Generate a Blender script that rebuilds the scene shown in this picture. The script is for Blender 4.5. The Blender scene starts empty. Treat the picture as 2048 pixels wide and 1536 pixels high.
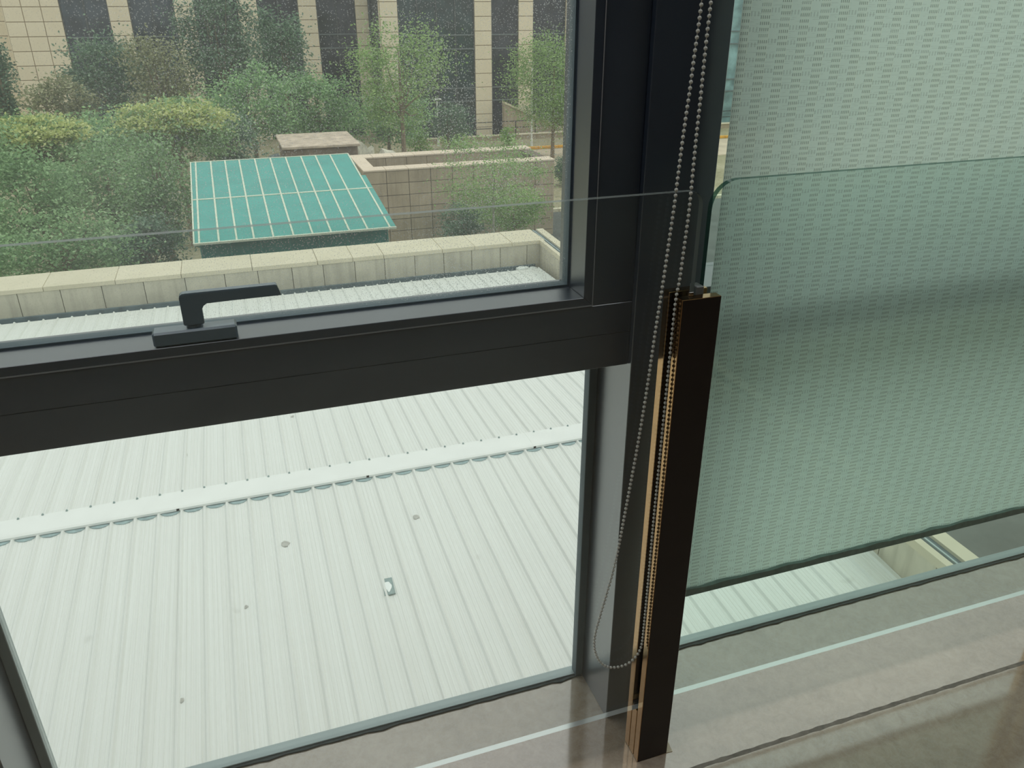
import bpy, bmesh, math, random
import numpy as np
from mathutils import Vector, Matrix

S = bpy.context.scene
COL = S.collection
random.seed(7)
RNG = np.random.default_rng(11)

# ---------------------------------------------------------------- camera, sky, sun, exposure
cam_data = bpy.data.cameras.new('camera')
cam_data.sensor_fit = 'HORIZONTAL'
cam_data.sensor_width = 36.0
cam_data.lens = 1600.0 / 2048.0 * 36.0
cam_data.clip_start = 0.02
cam_data.clip_end = 600
cam = bpy.data.objects.new('camera', cam_data)
COL.objects.link(cam)
RIGHT = Vector((0.945604, -0.32532, 0.000357))
DOWN = Vector((-0.14121, -0.411443, -0.90043))
FWD = Vector((0.293074, 0.8514, -0.435001))
cm = Matrix.Identity(4)
for i in range(3):
    cm[i][0] = RIGHT[i]; cm[i][1] = -DOWN[i]; cm[i][2] = -FWD[i]
cm[2][3] = 1.55
cam.matrix_world = cm
S.camera = cam

S.view_settings.view_transform = 'Standard'
S.view_settings.look = 'None'
S.view_settings.gamma = 1.0
S.view_settings.use_curve_mapping = False
S.view_settings.exposure = 0.0

SKY_STRENGTH = 1.25
world = bpy.data.worlds.new('overcast_sky')
S.world = world
world.use_nodes = True
wn = world.node_tree.nodes; wl = world.node_tree.links
wn.clear()
w_tc = wn.new('ShaderNodeTexCoord')
w_sep = wn.new('ShaderNodeSeparateXYZ')
w_map = wn.new('ShaderNodeMapRange')
w_map.inputs['From Min'].default_value = 0.0
w_map.inputs['From Max'].default_value = 1.0
w_map.inputs['To Min'].default_value = 0.56
w_map.inputs['To Max'].default_value = 1.06
w_mul = wn.new('ShaderNodeMath'); w_mul.operation = 'MULTIPLY'; w_mul.inputs[1].default_value = SKY_STRENGTH
w_bg = wn.new('ShaderNodeBackground'); w_bg.inputs['Color'].default_value = (1.0, 1.0, 0.985, 1)
w_out = wn.new('ShaderNodeOutputWorld')
wl.new(w_tc.outputs['Generated'], w_sep.inputs[0])
wl.new(w_sep.outputs['Z'], w_map.inputs['Value'])
wl.new(w_map.outputs[0], w_mul.inputs[0])
wl.new(w_mul.outputs[0], w_bg.inputs['Strength'])
wl.new(w_bg.outputs[0], w_out.inputs[0])

sun_d = bpy.data.lights.new('hazy_sun', 'SUN')
sun_d.energy = 0.55
sun_d.angle = math.radians(20)
sun_d.color = (1.0, 0.95, 0.85)
sun = bpy.data.objects.new('hazy_sun', sun_d)
COL.objects.link(sun)
sun.rotation_euler = (math.radians(8), math.radians(42), 0)

# two fill lights added under the ceiling to brighten floor and room
for lx in (-1.2, 1.9):
    ld = bpy.data.lights.new('ceiling_luminaire', 'AREA')
    ld.shape = 'RECTANGLE'; ld.size = 2.2; ld.size_y = 0.25
    ld.energy = 11.0; ld.color = (0.95, 0.97, 1.0)
    lo = bpy.data.objects.new('ceiling_luminaire', ld)
    lo.location = (lx, 0.75, 2.93)
    COL.objects.link(lo)

S.cycles.transparent_max_bounces = 24
S.cycles.max_bounces = 10
S.cycles.transmission_bounces = 8
S.cycles.caustics_reflective = False
S.cycles.caustics_refractive = False

# ---------------------------------------------------------------- node helpers
class NT:
    def __init__(self, name):
        self.m = bpy.data.materials.new(name)
        self.m.use_nodes = True
        self.n = self.m.node_tree.nodes
        self.l = self.m.node_tree.links
        self.n.clear()
        self.out = self.n.new('ShaderNodeOutputMaterial')
    def new(self, t, **kw):
        x = self.n.new(t)
        for k, v in kw.items(): setattr(x, k, v)
        return x
    def put(self, sock, v):
        if isinstance(v, bpy.types.NodeSocket): self.l.new(v, sock)
        elif isinstance(v, (tuple, list)) and len(v) == 3 and sock.type == 'RGBA': sock.default_value = (*v, 1)
        else: sock.default_value = v
    def math(self, op, a, b=0.0, c=0.0):
        x = self.new('ShaderNodeMath', operation=op)
        self.put(x.inputs[0], a); self.put(x.inputs[1], b); self.put(x.inputs[2], c)
        return x.outputs[0]
    def mix(self, f, a, b, blend='MIX'):
        x = self.new('ShaderNodeMix', data_type='RGBA', blend_type=blend)
        self.put(x.inputs[0], f); self.put(x.inputs[6], a); self.put(x.inputs[7], b)
        return x.outputs[2]
    def obj(self):
        return self.new('ShaderNodeTexCoord').outputs['Object']
    def wpos(self):
        return self.new('ShaderNodeNewGeometry').outputs['Position']
    def scale(self, vec, s):
        x = self.new('ShaderNodeMapping'); self.put(x.inputs[0], vec); x.inputs['Scale'].default_value = s
        return x.outputs[0]
    def noise(self, vec, scale, detail=4.0, rough=0.55, dist=0.0):
        x = self.new('ShaderNodeTexNoise'); self.put(x.inputs['Vector'], vec)
        x.inputs['Scale'].default_value = scale; x.inputs['Detail'].default_value = detail
        x.inputs['Roughness'].default_value = rough; x.inputs['Distortion'].default_value = dist
        return x.outputs['Fac']
    def ramp(self, f, stops):
        x = self.new('ShaderNodeValToRGB'); self.put(x.inputs[0], f)
        e = x.color_ramp.elements
        e[0].position = stops[0][0]; e[0].color = (*stops[0][1], 1)
        e[1].position = stops[-1][0]; e[1].color = (*stops[-1][1], 1)
        for p, c in stops[1:-1]:
            q = e.new(p); q.color = (*c, 1)
        return x.outputs[0]
    def rng(self, f, a, b, c=0.0, d=1.0):
        x = self.new('ShaderNodeMapRange'); self.put(x.inputs[0], f)
        for i, v in enumerate((a, b, c, d)): x.inputs[i + 1].default_value = v
        return x.outputs[0]
    def bump(self, h, strength=0.3, dist=0.01):
        x = self.new('ShaderNodeBump'); x.inputs['Strength'].default_value = strength
        x.inputs['Distance'].default_value = dist; self.put(x.inputs['Height'], h)
        return x.outputs[0]
    def pbr(self, **kw):
        x = self.new('ShaderNodeBsdfPrincipled')
        for k, v in kw.items(): self.put(x.inputs[k.replace('_', ' ')], v)
        return x.outputs[0]
    def end(self, sh):
        self.l.new(sh, self.out.inputs[0]); return self.m
    def addsh(self, a, b):
        x = self.new('ShaderNodeAddShader'); self.l.new(a, x.inputs[0]); self.l.new(b, x.inputs[1]); return x.outputs[0]
    def mixsh(self, f, a, b):
        x = self.new('ShaderNodeMixShader'); self.put(x.inputs[0], f); self.l.new(a, x.inputs[1]); self.l.new(b, x.inputs[2]); return x.outputs[0]

def simple(name, col, rough=0.5, metal=0.0, var=0.0, vscale=6.0, spec=0.5, bump=0.0):
    t = NT(name)
    c = col
    n = t.noise(t.obj(), vscale)
    if var: c = t.mix(t.rng(n, 0.3, 0.7), tuple(x * (1 - var) for x in col), tuple(min(1, x * (1 + var)) for x in col))
    kw = dict(Base_Color=c, Roughness=rough, Metallic=metal, Specular_IOR_Level=spec)
    if bump: kw['Normal'] = t.bump(t.noise(t.obj(), vscale * 12), bump, 0.002)
    return t.end(t.pbr(**kw))

M = {}
def frame_mat():
    t = NT('powder_coated_frame')
    n = t.noise(t.obj(), 9)
    c = t.mix(t.rng(n, 0.3, 0.7), (0.026, 0.039, 0.062), (0.033, 0.048, 0.075))
    return t.end(t.pbr(Base_Color=c, Roughness=0.36, Coat_Weight=1.0, Coat_Roughness=0.28, Coat_IOR=1.8))
M['frame'] = frame_mat()
M['gasket'] = simple('rubber_gasket', (0.12, 0.17, 0.20), 0.6, var=0.1)
M['sill_strip'] = simple('aluminium_strip', (0.42, 0.50, 0.50), 0.35, 0.3, var=0.06)  # pale for reflected sky on the sills; plain light metal elsewhere
M['joint'] = simple('dirty_joint', (0.24, 0.215, 0.175), 0.6, var=0.35, vscale=35)
M['sealant'] = simple('dark_sealant', (0.07, 0.09, 0.09), 0.7, var=0.25, vscale=40)
def handle_mat():
    t = NT('handle_coating')
    n = t.noise(t.obj(), 14)
    c = t.mix(t.rng(n, 0.3, 0.7), (0.12, 0.175, 0.225), (0.135, 0.195, 0.245))
    return t.end(t.pbr(Base_Color=c, Roughness=0.4, Coat_Weight=0.8, Coat_Roughness=0.3, Coat_IOR=1.7))
M['handle'] = handle_mat()
M['interior'] = simple('room_plaster', (0.36, 0.33, 0.29), 0.9, var=0.05)
M['ceiling'] = simple('ceiling_plaster', (0.5, 0.48, 0.45), 0.9, var=0.04)
M['steel'] = simple('clamp_steel', (0.55, 0.55, 0.53), 0.25, 1.0)
M['rubber'] = simple('clear_block', (0.25, 0.27, 0.26), 0.4)
M['cream_board'] = simple('cream_shim', (0.80, 0.72, 0.52), 0.6, var=0.05)
M['chain'] = simple('chain_bead', (0.66, 0.66, 0.60), 0.3, var=0.1, vscale=300)
M['cord'] = simple('chain_cord', (0.30, 0.29, 0.26), 0.6)

def bronze():
    t = NT('bronze_mirror_steel')
    n = t.noise(t.scale(t.obj(), (60, 60, 1.2)), 3.0, 3)
    c = t.mix(t.rng(n, 0.3, 0.7), (0.42, 0.24, 0.10), (0.47, 0.28, 0.125))
    return t.end(t.pbr(Base_Color=c, Metallic=1.0, Roughness=t.rng(n, 0.2, 0.8, 0.10, 0.16)))
M['bronze'] = bronze()
M['dark_bronze'] = simple('dark_bronze_face', (0.030, 0.022, 0.019), 0.22, 0.0, var=0.1, spec=0.35)  # bronze front darkened for the dim room it would mirror
M['groove'] = simple('dark_groove', (0.11, 0.15, 0.15), 0.5)

def floor_mat():
    t = NT('polished_stone_floor')
    p = t.wpos()
    big = t.noise(p, 2.2, 4, 0.6)
    fine = t.noise(p, 28, 8, 0.72, 0.6)
    vein = t.noise(p, 30, 9, 0.8, 0.6)
    v = t.math('ABSOLUTE', t.math('SUBTRACT', vein, 0.5))
    vm = t.rng(v, 0.0, 0.035, 1.0, 0.0)
    c = t.ramp(t.math('ADD', t.math('MULTIPLY', big, 0.45), t.math('MULTIPLY', fine, 0.55)),
               [(0.34, (0.38, 0.295, 0.215)), (0.5, (0.52, 0.42, 0.315)), (0.66, (0.65, 0.55, 0.43))])
    c = t.mix(t.math('MULTIPLY', vm, 0.30), c, (0.66, 0.60, 0.52))
    return t.end(t.pbr(Base_Color=c, Roughness=0.09, IOR=2.6, Specular_IOR_Level=0.5,
                       Normal=t.bump(fine, 0.02, 0.002)))
M['floor'] = floor_mat()

def glass(name, tint, ior=1.5, dust=0.0, veil=0.0, tr=(0.9, 0.93, 0.92)):
    """thin architectural sheet: tinted see-through plus a mirror sheen and a film of dirt"""
    t = NT(name)
    tp = t.new('ShaderNodeBsdfTransparent'); t.put(tp.inputs[0], tint)
    gl = t.new('ShaderNodeBsdfGlossy'); gl.inputs['Roughness'].default_value = 0.0
    gl.inputs['Color'].default_value = (1, 1, 1, 1)
    # the same air-to-glass reflection from either side of a face
    fr = t.new('ShaderNodeFresnel')
    back = t.new('ShaderNodeNewGeometry').outputs['Backfacing']
    t.put(fr.inputs[0], t.math('ADD', t.math('MULTIPLY', back, 1.0 / ior - ior), ior))
    sh = t.mixsh(fr.outputs[0], tp.outputs[0], gl.outputs[0])
    if dust or veil:
        p = t.wpos()
        trl = t.new('ShaderNodeBsdfTranslucent'); t.put(trl.inputs[0], tr)
        dif = t.new('ShaderNodeBsdfDiffuse'); t.put(dif.inputs[0], tr)
        dirt = t.mixsh(0.35, trl.outputs[0], dif.outputs[0])
        big = t.rng(t.noise(p, 1.6, 3), 0.35, 0.7, 0.55, 1.35)
        f = t.math('MULTIPLY', big, veil)
        if dust:
            vor = t.new('ShaderNodeTexVoronoi'); t.put(vor.inputs['Vector'], p); vor.inputs['Scale'].default_value = 270
            sp = t.rng(vor.outputs['Distance'], 0.15, 0.27, 1.0, 0.0)
            patch = t.rng(t.noise(p, 3.2, 3), 0.36, 0.62, 0.10, 1.0)
            sx = t.new('ShaderNodeSeparateXYZ'); t.put(sx.inputs[0], p)
            drift = t.rng(sx.outputs[0], -0.25, 0.30, 0.12, 1.0)
            f = t.math('ADD', f, t.math('MULTIPLY', t.math('MULTIPLY', t.math('MULTIPLY', sp, patch), drift), dust))
        sh = t.mixsh(f, sh, dirt)
    return t.end(sh)
M['pane_dusty'] = glass('dusty_window_glass', (0.955, 0.985, 0.965), dust=0.85, veil=0.075)
M['pane'] = glass('window_glass', (0.965, 0.99, 0.98), veil=0.03)
M['pane_tinted'] = glass('green_window_glass', (0.93, 0.985, 0.95), veil=0.02)
M['guard_clear'] = glass('clear_guard_glass', (0.975, 0.992, 0.985), veil=0.010, tr=(0.7, 0.85, 0.85))
M['guard_green'] = glass('green_guard_glass', (0.94, 0.988, 0.978), veil=0.010, tr=(0.6, 0.85, 0.75))

def edge_mat(name, tint, body, fac):
    t = NT(name)
    tp = t.new('ShaderNodeBsdfTransparent'); t.put(tp.inputs[0], tint)
    b = t.pbr(Base_Color=body, Roughness=0.15)
    return t.end(t.mixsh(fac, tp.outputs[0], b))
M['edge_dark'] = edge_mat('green_glass_edge', (0.22, 0.40, 0.34), (0.05, 0.12, 0.10), 0.6)
M['edge_clear'] = edge_mat('clear_glass_edge', (0.55, 0.62, 0.58), (0.40, 0.44, 0.42), 0.5)
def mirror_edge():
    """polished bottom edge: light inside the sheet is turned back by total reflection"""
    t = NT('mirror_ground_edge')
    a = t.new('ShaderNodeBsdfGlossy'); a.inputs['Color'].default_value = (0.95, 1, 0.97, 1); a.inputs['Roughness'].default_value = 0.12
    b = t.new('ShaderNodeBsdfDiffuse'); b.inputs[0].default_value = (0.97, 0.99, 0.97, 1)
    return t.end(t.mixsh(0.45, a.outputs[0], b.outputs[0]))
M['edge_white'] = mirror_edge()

def blind_mat():
    t = NT('woven_screen_fabric')
    sep = t.new('ShaderNodeSeparateXYZ'); t.put(sep.inputs[0], t.new('ShaderNodeUVMap').outputs[0])
    u, v = sep.outputs[0], sep.outputs[1]
    P = 0.0375
    ucol = t.math('DIVIDE', u, P)
    ci = t.math('FLOOR', ucol)
    jog = t.math('MULTIPLY', t.math('FLOOR', t.math('DIVIDE', v, 0.054)), 0.0)
    cf = t.math('FRACT', ucol)
    band = t.math('LESS_THAN', cf, 0.5)
    rowoff = t.math('MULTIPLY', t.math('FRACT', t.math('MULTIPLY', ci, 0.37)), 0.0085)
    vr = t.math('DIVIDE', t.math('ADD', v, rowoff), 0.0090)
    rf = t.math('FRACT', vr)
    thread = t.math('LESS_THAN', t.math('FRACT', t.math('DIVIDE', u, P / 10)), 0.50)
    # six-row rhythm: rows drop out so the dashes sit in stacks of unequal height
    r6 = t.math('FRACT', t.math('DIVIDE', t.math('ADD', t.math('FLOOR', vr), t.math('MULTIPLY', ci, 2.0)), 5.0))
    half = t.math('ADD', 0.72, t.math('MULTIPLY', t.math('GREATER_THAN', r6, 0.15), 0.28))
    dash = t.math('MULTIPLY', t.math('MULTIPLY', band, thread), t.math('MULTIPLY', t.math('LESS_THAN', rf, 0.52), half))
    # pale picks between dashes
    vl = t.math('DIVIDE', v, 0.0030)
    weft = t.math('LESS_THAN', t.math('FRACT', vl), 0.34)
    seg = t.noise(t.scale(t.new('ShaderNodeUVMap').outputs[0], (38, 330, 1)), 1.0, 1)
    weftm = t.math('MULTIPLY', weft, t.math('GREATER_THAN', seg, 0.55))
    faint_t = t.math('LESS_THAN', t.math('FRACT', t.math('DIVIDE', u, P / 6)), 0.42)
    faint = t.math('MULTIPLY', t.math('MULTIPLY', t.math('SUBTRACT', 1.0, band), faint_t),
                   t.math('LESS_THAN', t.math('FRACT', t.math('DIVIDE', t.math('ADD', v, rowoff), 0.0225)), 0.30))
    pale = t.math('MULTIPLY', t.math('MULTIPLY', band, t.math('SUBTRACT', 1.0, thread)), half)
    dk = t.math('ADD', t.math('MULTIPLY', dash, 0.56), t.math('ADD', t.math('MULTIPLY', weftm, 0.16), t.math('MULTIPLY', faint, 0.24)))
    sh = t.math('MINIMUM', dk, 0.6)
    c = t.mix(sh, (0.82, 0.96, 0.89), (0.11, 0.17, 0.15))
    c = t.mix(t.math('MULTIPLY', pale, 0.7), c, (0.86, 0.97, 0.86))
    h = t.math('SUBTRACT', t.math('MULTIPLY', pale, 0.5), sh)
    nrm = t.bump(h, 0.25, 0.0006)
    d = t.new('ShaderNodeBsdfDiffuse'); t.put(d.inputs[0], c); t.put(d.inputs['Normal'], nrm)
    tl = t.new('ShaderNodeBsdfTranslucent'); t.put(tl.inputs[0], c)
    tp = t.new('ShaderNodeBsdfTransparent'); tp.inputs[0].default_value = (0.8, 0.85, 0.8, 1)
    s = t.mixsh(0.68, d.outputs[0], tl.outputs[0])
    return t.end(t.mixsh(0.03, s, tp.outputs[0]))
M['blind'] = blind_mat()
M['hem'] = simple('blind_hem', (0.22, 0.33, 0.31), 0.7, var=0.15, vscale=60)

def roof_mat():
    t = NT('white_roof_sheet')
    p = t.wpos()
    st = t.noise(t.scale(p, (60, 0.35, 1)), 1.0, 5, 0.65)
    st2 = t.noise(t.scale(p, (190, 0.8, 1)), 1.0, 3, 0.6)
    blot = t.noise(p, 0.7, 4)
    c = t.mix(t.rng(st, 0.35, 0.75), (0.80, 0.82, 0.79), (0.71, 0.72, 0.68))
    c = t.mix(t.math('MULTIPLY', t.rng(st2, 0.60, 0.78), t.rng(blot, 0.35, 0.7, 0.1, 0.75)), c, (0.50, 0.47, 0.39))
    spot = t.noise(p, 2.3, 2, 0.4)
    c = t.mix(t.math('MULTIPLY', t.rng(spot, 0.745, 0.80), 0.3), c, (0.30, 0.30, 0.26))
    return t.end(t.pbr(Base_Color=c, Roughness=0.55))
M['roof'] = roof_mat()
M['ridge'] = simple('ridge_cap_sheet', (0.84, 0.86, 0.83), 0.5, var=0.03, vscale=3)
M['closure'] = simple('foam_closure', (0.34, 0.45, 0.46), 0.8, var=0.2, vscale=14)
M['roof_dirt'] = simple('dirt_smudge', (0.47, 0.47, 0.43), 0.9, var=0.2, vscale=30)
M['patch_grey'] = simple('grey_patch', (0.28, 0.36, 0.35), 0.7, var=0.2, vscale=30)
M['white'] = simple('white_paint', (0.86, 0.9, 0.88), 0.6, var=0.03)
M['gutter'] = simple('blue_grey_gutter', (0.14, 0.19, 0.21), 0.6, var=0.3, vscale=5)

def stone(name, a, b, stain=0.35, vs=3.0, streak=True):
    t = NT(name)
    p = t.wpos()
    r = t.new('ShaderNodeObjectInfo').outputs['Random']
    n = t.noise(p, vs, 5, 0.6)
    c = t.mix(t.math('ADD', t.math('MULTIPLY', t.rng(n, 0.3, 0.7), 0.6), t.math('MULTIPLY', r, 0.4)), a, b)
    if streak:
        s = t.noise(t.scale(p, (9, 9, 0.5)), 1.0, 4, 0.65)
        c = t.mix(t.math('MULTIPLY', t.rng(s, 0.45, 0.75), stain), c, tuple(x * 0.45 for x in a))
    return t.end(t.pbr(Base_Color=c, Roughness=0.75, Normal=t.bump(t.noise(p, 40, 3), 0.1, 0.01)))
M['slab'] = stone('weathered_stone_slab', (0.52, 0.49, 0.40), (0.72, 0.67, 0.54), 0.45)
M['coping'] = stone('pale_coping_stone', (0.66, 0.60, 0.45), (0.78, 0.71, 0.55), 0.1, 1.5, False)
M['facade'] = stone('beige_facade_tile', (0.80, 0.70, 0.52), (0.88, 0.78, 0.60), 0.08, 0.8, False)
M['facade_joint'] = simple('facade_joint', (0.36, 0.29, 0.20), 0.9, var=0.1, vscale=1)
M['wall_tile'] = stone('planter_wall_tile', (0.38, 0.31, 0.22), (0.54, 0.45, 0.33), 0.4, 1.6)
M['capstone'] = stone('pink_beige_capstone', (0.66, 0.55, 0.43), (0.76, 0.65, 0.52), 0.1, 1.0, False)
M['mortar'] = simple('dark_mortar', (0.16, 0.13, 0.10), 0.9, var=0.2, vscale=4)
M['soil'] = simple('dark_soil', (0.13, 0.115, 0.08), 0.95, var=0.4, vscale=3)
M['concrete'] = simple('weathered_concrete', (0.55, 0.46, 0.37), 0.85, var=0.25, vscale=2.5)
M['concrete_dark'] = simple('stained_concrete', (0.25, 0.20, 0.16), 0.9, var=0.3, vscale=2)
M['rock'] = simple('pale_rock', (0.66, 0.63, 0.53), 0.9, var=0.35, vscale=3)
M['teal'] = simple('teal_sheet', (0.045, 0.33, 0.29), 0.45, var=0.10, vscale=1.3)
M['teal_wall'] = simple('dark_teal_sheet', (0.03, 0.24, 0.22), 0.35, var=0.15, vscale=1.0)
M['bar'] = simple('cream_glazing_bar', (0.62, 0.68, 0.55), 0.6, var=0.08)
M['asphalt'] = simple('asphalt', (0.14, 0.15, 0.14), 0.95, var=0.25, vscale=0.8, bump=0.2)
M['paving'] = simple('pale_paving', (0.62, 0.52, 0.40), 0.9, var=0.15, vscale=0.9)
M['kerb'] = simple('kerb_stone', (0.72, 0.66, 0.50), 0.85, var=0.1, vscale=2)
M['yellow'] = simple('yellow_paint', (0.80, 0.42, 0.06), 0.7, var=0.15, vscale=2)
M['lamp'] = simple('white_lamp_paint', (0.82, 0.84, 0.80), 0.4)
M['railing'] = simple('black_railing_paint', (0.03, 0.03, 0.028), 0.5)
M['bark'] = simple('bark', (0.24, 0.19, 0.13), 0.95, var=0.35, vscale=8, bump=0.4)
M['bark_pale'] = simple('pale_bark', (0.42, 0.40, 0.32), 0.95, var=0.35, vscale=8)

def ground_mat():
    t = NT('mulch_and_thin_grass')
    p = t.wpos()
    a = t.noise(p, 0.35, 5, 0.65); b = t.noise(p, 4.5, 6, 0.7)
    c = t.ramp(t.math('ADD', t.math('MULTIPLY', a, 0.5), t.math('MULTIPLY', b, 0.5)),
               [(0.35, (0.17, 0.17, 0.09)), (0.5, (0.36, 0.33, 0.21)), (0.65, (0.50, 0.46, 0.33))])
    return t.end(t.pbr(Base_Color=c, Roughness=0.95, Normal=t.bump(b, 0.5, 0.08)))
M['ground'] = ground_mat()

def win_glass(name, col, rough=0.06):
    t = NT(name)
    n = t.noise(t.wpos(), 0.9, 3)
    c = t.mix(t.rng(n, 0.35, 0.7), tuple(x * 0.6 for x in col), tuple(x * 1.5 for x in col))
    return t.end(t.pbr(Base_Color=c, Roughness=rough, IOR=1.52))
M['fglass'] = win_glass('dark_facade_glass', (0.030, 0.034, 0.046))
M['fglass_blue'] = win_glass('blue_facade_glass', (0.040, 0.055, 0.075))
M['fglass_green'] = win_glass('green_facade_glass', (0.026, 0.052, 0.056))
M['curtain_glass'] = win_glass('pale_blue_curtain_glass', (0.22, 0.36, 0.38), 0.15)
M['mullion_dark'] = simple('dark_mullion', (0.07, 0.08, 0.085), 0.5)
M['band'] = simple('grey_transom', (0.15, 0.18, 0.19), 0.5)

def leaf_mat(name, cols, sat=1.0):
    t = NT(name)
    r = t.new('ShaderNodeNewGeometry').outputs['Random Per Island']
    big = t.noise(t.wpos(), 1.1, 3)
    f = t.math('ADD', t.math('MULTIPLY', r, 0.6), t.math('MULTIPLY', big, 0.4))
    c = t.ramp(f, [(0.15, cols[0]), (0.5, cols[1]), (0.85, cols[2])])
    d = t.new('ShaderNodeBsdfPrincipled'); t.put(d.inputs['Base Color'], c); d.inputs['Roughness'].default_value = 0.6
    tl = t.new('ShaderNodeBsdfTranslucent'); t.put(tl.inputs[0], c)
    return t.end(t.mixsh(0.35, d.outputs[0], tl.outputs[0]))
LEAF = {
    'near': leaf_mat('leaf_near_green', ((0.131, 0.242, 0.117), (0.260, 0.446, 0.198), (0.446, 0.620, 0.348))),
    'green': leaf_mat('leaf_mid_green', ((0.133, 0.235, 0.142), (0.289, 0.491, 0.240), (0.488, 0.725, 0.339))),
    'dark': leaf_mat('leaf_dark_green', ((0.092, 0.160, 0.118), (0.174, 0.300, 0.196), (0.306, 0.427, 0.289))),
    'pale': leaf_mat('leaf_pale_green', ((0.180, 0.285, 0.109), (0.330, 0.510, 0.181), (0.510, 0.690, 0.290))),
    'light': leaf_mat('leaf_light_green', ((0.171, 0.295, 0.085), (0.341, 0.574, 0.155), (0.527, 0.775, 0.264))),
    'olive': leaf_mat('leaf_olive', ((0.180, 0.205, 0.107), (0.326, 0.359, 0.197), (0.488, 0.494, 0.304))),
    'yellow': leaf_mat('leaf_yellow', ((0.38, 0.49, 0.20), (0.64, 0.70, 0.29), (0.82, 0.84, 0.44))),
}

# ---------------------------------------------------------------- mesh helpers
def link_mesh(name, me, mats, parent=None, smooth=False):
    for m in (mats if isinstance(mats, (list, tuple)) else [mats]):
        if m is not None: me.materials.append(m)
    if smooth:
        for p in me.polygons: p.use_smooth = True
    o = bpy.data.objects.new(name, me)
    COL.objects.link(o)
    if parent is not None: o.parent = parent
    return o

def part(name, bm, mat, parent=None, smooth=False):
    bmesh.ops.recalc_face_normals(bm, faces=bm.faces[:])
    me = bpy.data.meshes.new(name)
    bm.to_mesh(me); bm.free()
    return link_mesh(name, me, mat, parent, smooth)

def tag(o, label=None, cat=None, group=None, kind=None):
    if label: o['label'] = label
    if cat: o['category'] = cat
    if group: o['group'] = group
    if kind: o['kind'] = kind
    return o

def empty(name, loc=(0, 0, 0)):
    o = bpy.data.objects.new(name, None)
    o.empty_display_size = 0.1
    o.location = loc
    COL.objects.link(o)
    return o

def box(bm, x0, x1, y0, y1, z0, z1, bevel=0.0, mi=0):
    r = bmesh.ops.create_cube(bm, size=1.0)
    vs = r['verts']
    for v in vs:
        v.co = Vector((x0 + (v.co.x + .5) * (x1 - x0), y0 + (v.co.y + .5) * (y1 - y0), z0 + (v.co.z + .5) * (z1 - z0)))
    fs = list({f for v in vs for f in v.link_faces})
    for f in fs: f.material_index = mi
    if bevel:
        es = list({e for v in vs for e in v.link_edges})
        bmesh.ops.bevel(bm, geom=es, offset=bevel, segments=1, affect='EDGES')
    return vs

def boxp(name, x0, x1, y0, y1, z0, z1, mat, parent=None, bevel=0.0):
    """box whose coordinates are given in world space, even below a parent"""
    bm = bmesh.new()
    ox, oy, oz = parent_loc(parent)
    box(bm, x0 - ox, x1 - ox, y0 - oy, y1 - oy, z0 - oz, z1 - oz, bevel)
    return part(name, bm, mat, parent)

def parent_loc(p):
    l = Vector((0, 0, 0))
    while p is not None:
        l += p.location; p = p.parent
    return l

def prism(bm, sec, y0, y1, axis='y'):
    """extrude a closed outline (list of 2-D points) along an axis"""
    def P(a, b, t):
        return {'y': (a, t, b), 'x': (t, a, b), 'z': (a, b, t)}[axis]
    v0 = [bm.verts.new(P(a, b, y0)) for a, b in sec]
    v1 = [bm.verts.new(P(a, b, y1)) for a, b in sec]
    n = len(sec)
    for i in range(n):
        bm.faces.new((v0[i], v0[(i + 1) % n], v1[(i + 1) % n], v1[i]))
    bm.faces.new(v0); bm.faces.new(v1)

def hexa(bm, pts):
    """8 corner points: bottom loop of 4 then top loop of 4"""
    v = [bm.verts.new(p) for p in pts]
    for f in ((0, 1, 2, 3), (4, 5, 6, 7), (0, 1, 5, 4), (1, 2, 6, 5), (2, 3, 7, 6), (3, 0, 4, 7)):
        bm.faces.new([v[i] for i in f])

def tube(bm, pts, radii, seg=8):
    rings = []
    n = len(pts)
    pts = [Vector(p) for p in pts]
    for i, p in enumerate(pts):
        d = (pts[min(i + 1, n - 1)] - pts[max(i - 1, 0)]).normalized()
        a = d.orthogonal().normalized() if i == 0 else (prev - d * prev.dot(d)).normalized()
        prev = a
        b = d.cross(a)
        r = radii[i] if isinstance(radii, (list, tuple)) else radii
        rings.append([bm.verts.new(p + (a * math.cos(2 * math.pi * k / seg) + b * math.sin(2 * math.pi * k / seg)) * r) for k in range(seg)])
    for i in range(n - 1):
        for k in range(seg):
            bm.faces.new((rings[i][k], rings[i][(k + 1) % seg], rings[i + 1][(k + 1) % seg], rings[i + 1][k]))
    bm.faces.new(rings[0]); bm.faces.new(rings[-1])

def structure(name, mat, *boxes, bevel=0.0):
    bm = bmesh.new()
    for b in boxes: box(bm, *b, bevel)
    return tag(part(name, bm, mat), kind='structure')

# ================================================================ THE ROOM
fl = tag(structure('floor', M['mortar'], (-5.0, 6.0, -6.0, 1.405, -0.20, -0.020)), 'polished grey-brown veined stone floor running up to the windows')
boxp('stone_slab', -5.0, 6.0, -6.0, 1.0315, -0.020, 0.0, M['floor'], fl)
boxp('stone_slab', -5.0, 6.0, 1.0400, 1.405, -0.020, 0.0, M['floor'], fl)
def floor_joint():
    bm = bmesh.new(); lo, hi = [], []
    n = 300
    for i in range(n + 1):
        x = -2.0 + 6.0 * i / n
        lo.append((x, 1.0313 - (0.0012 if (i * 7) % 11 < 4 else 0) - 0.0008 * math.sin(i * 1.9)))
        hi.append((x, 1.0402 + (0.0010 if (i * 5) % 13 < 5 else 0) + 0.0008 * math.sin(i * 2.3)))
    prism(bm, lo + hi[::-1], -0.019, 0.0004, 'z')
    tag(part('joint_filler', bm, M['joint'], fl), 'dirty grey joint between two slabs')
floor_joint()
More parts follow.
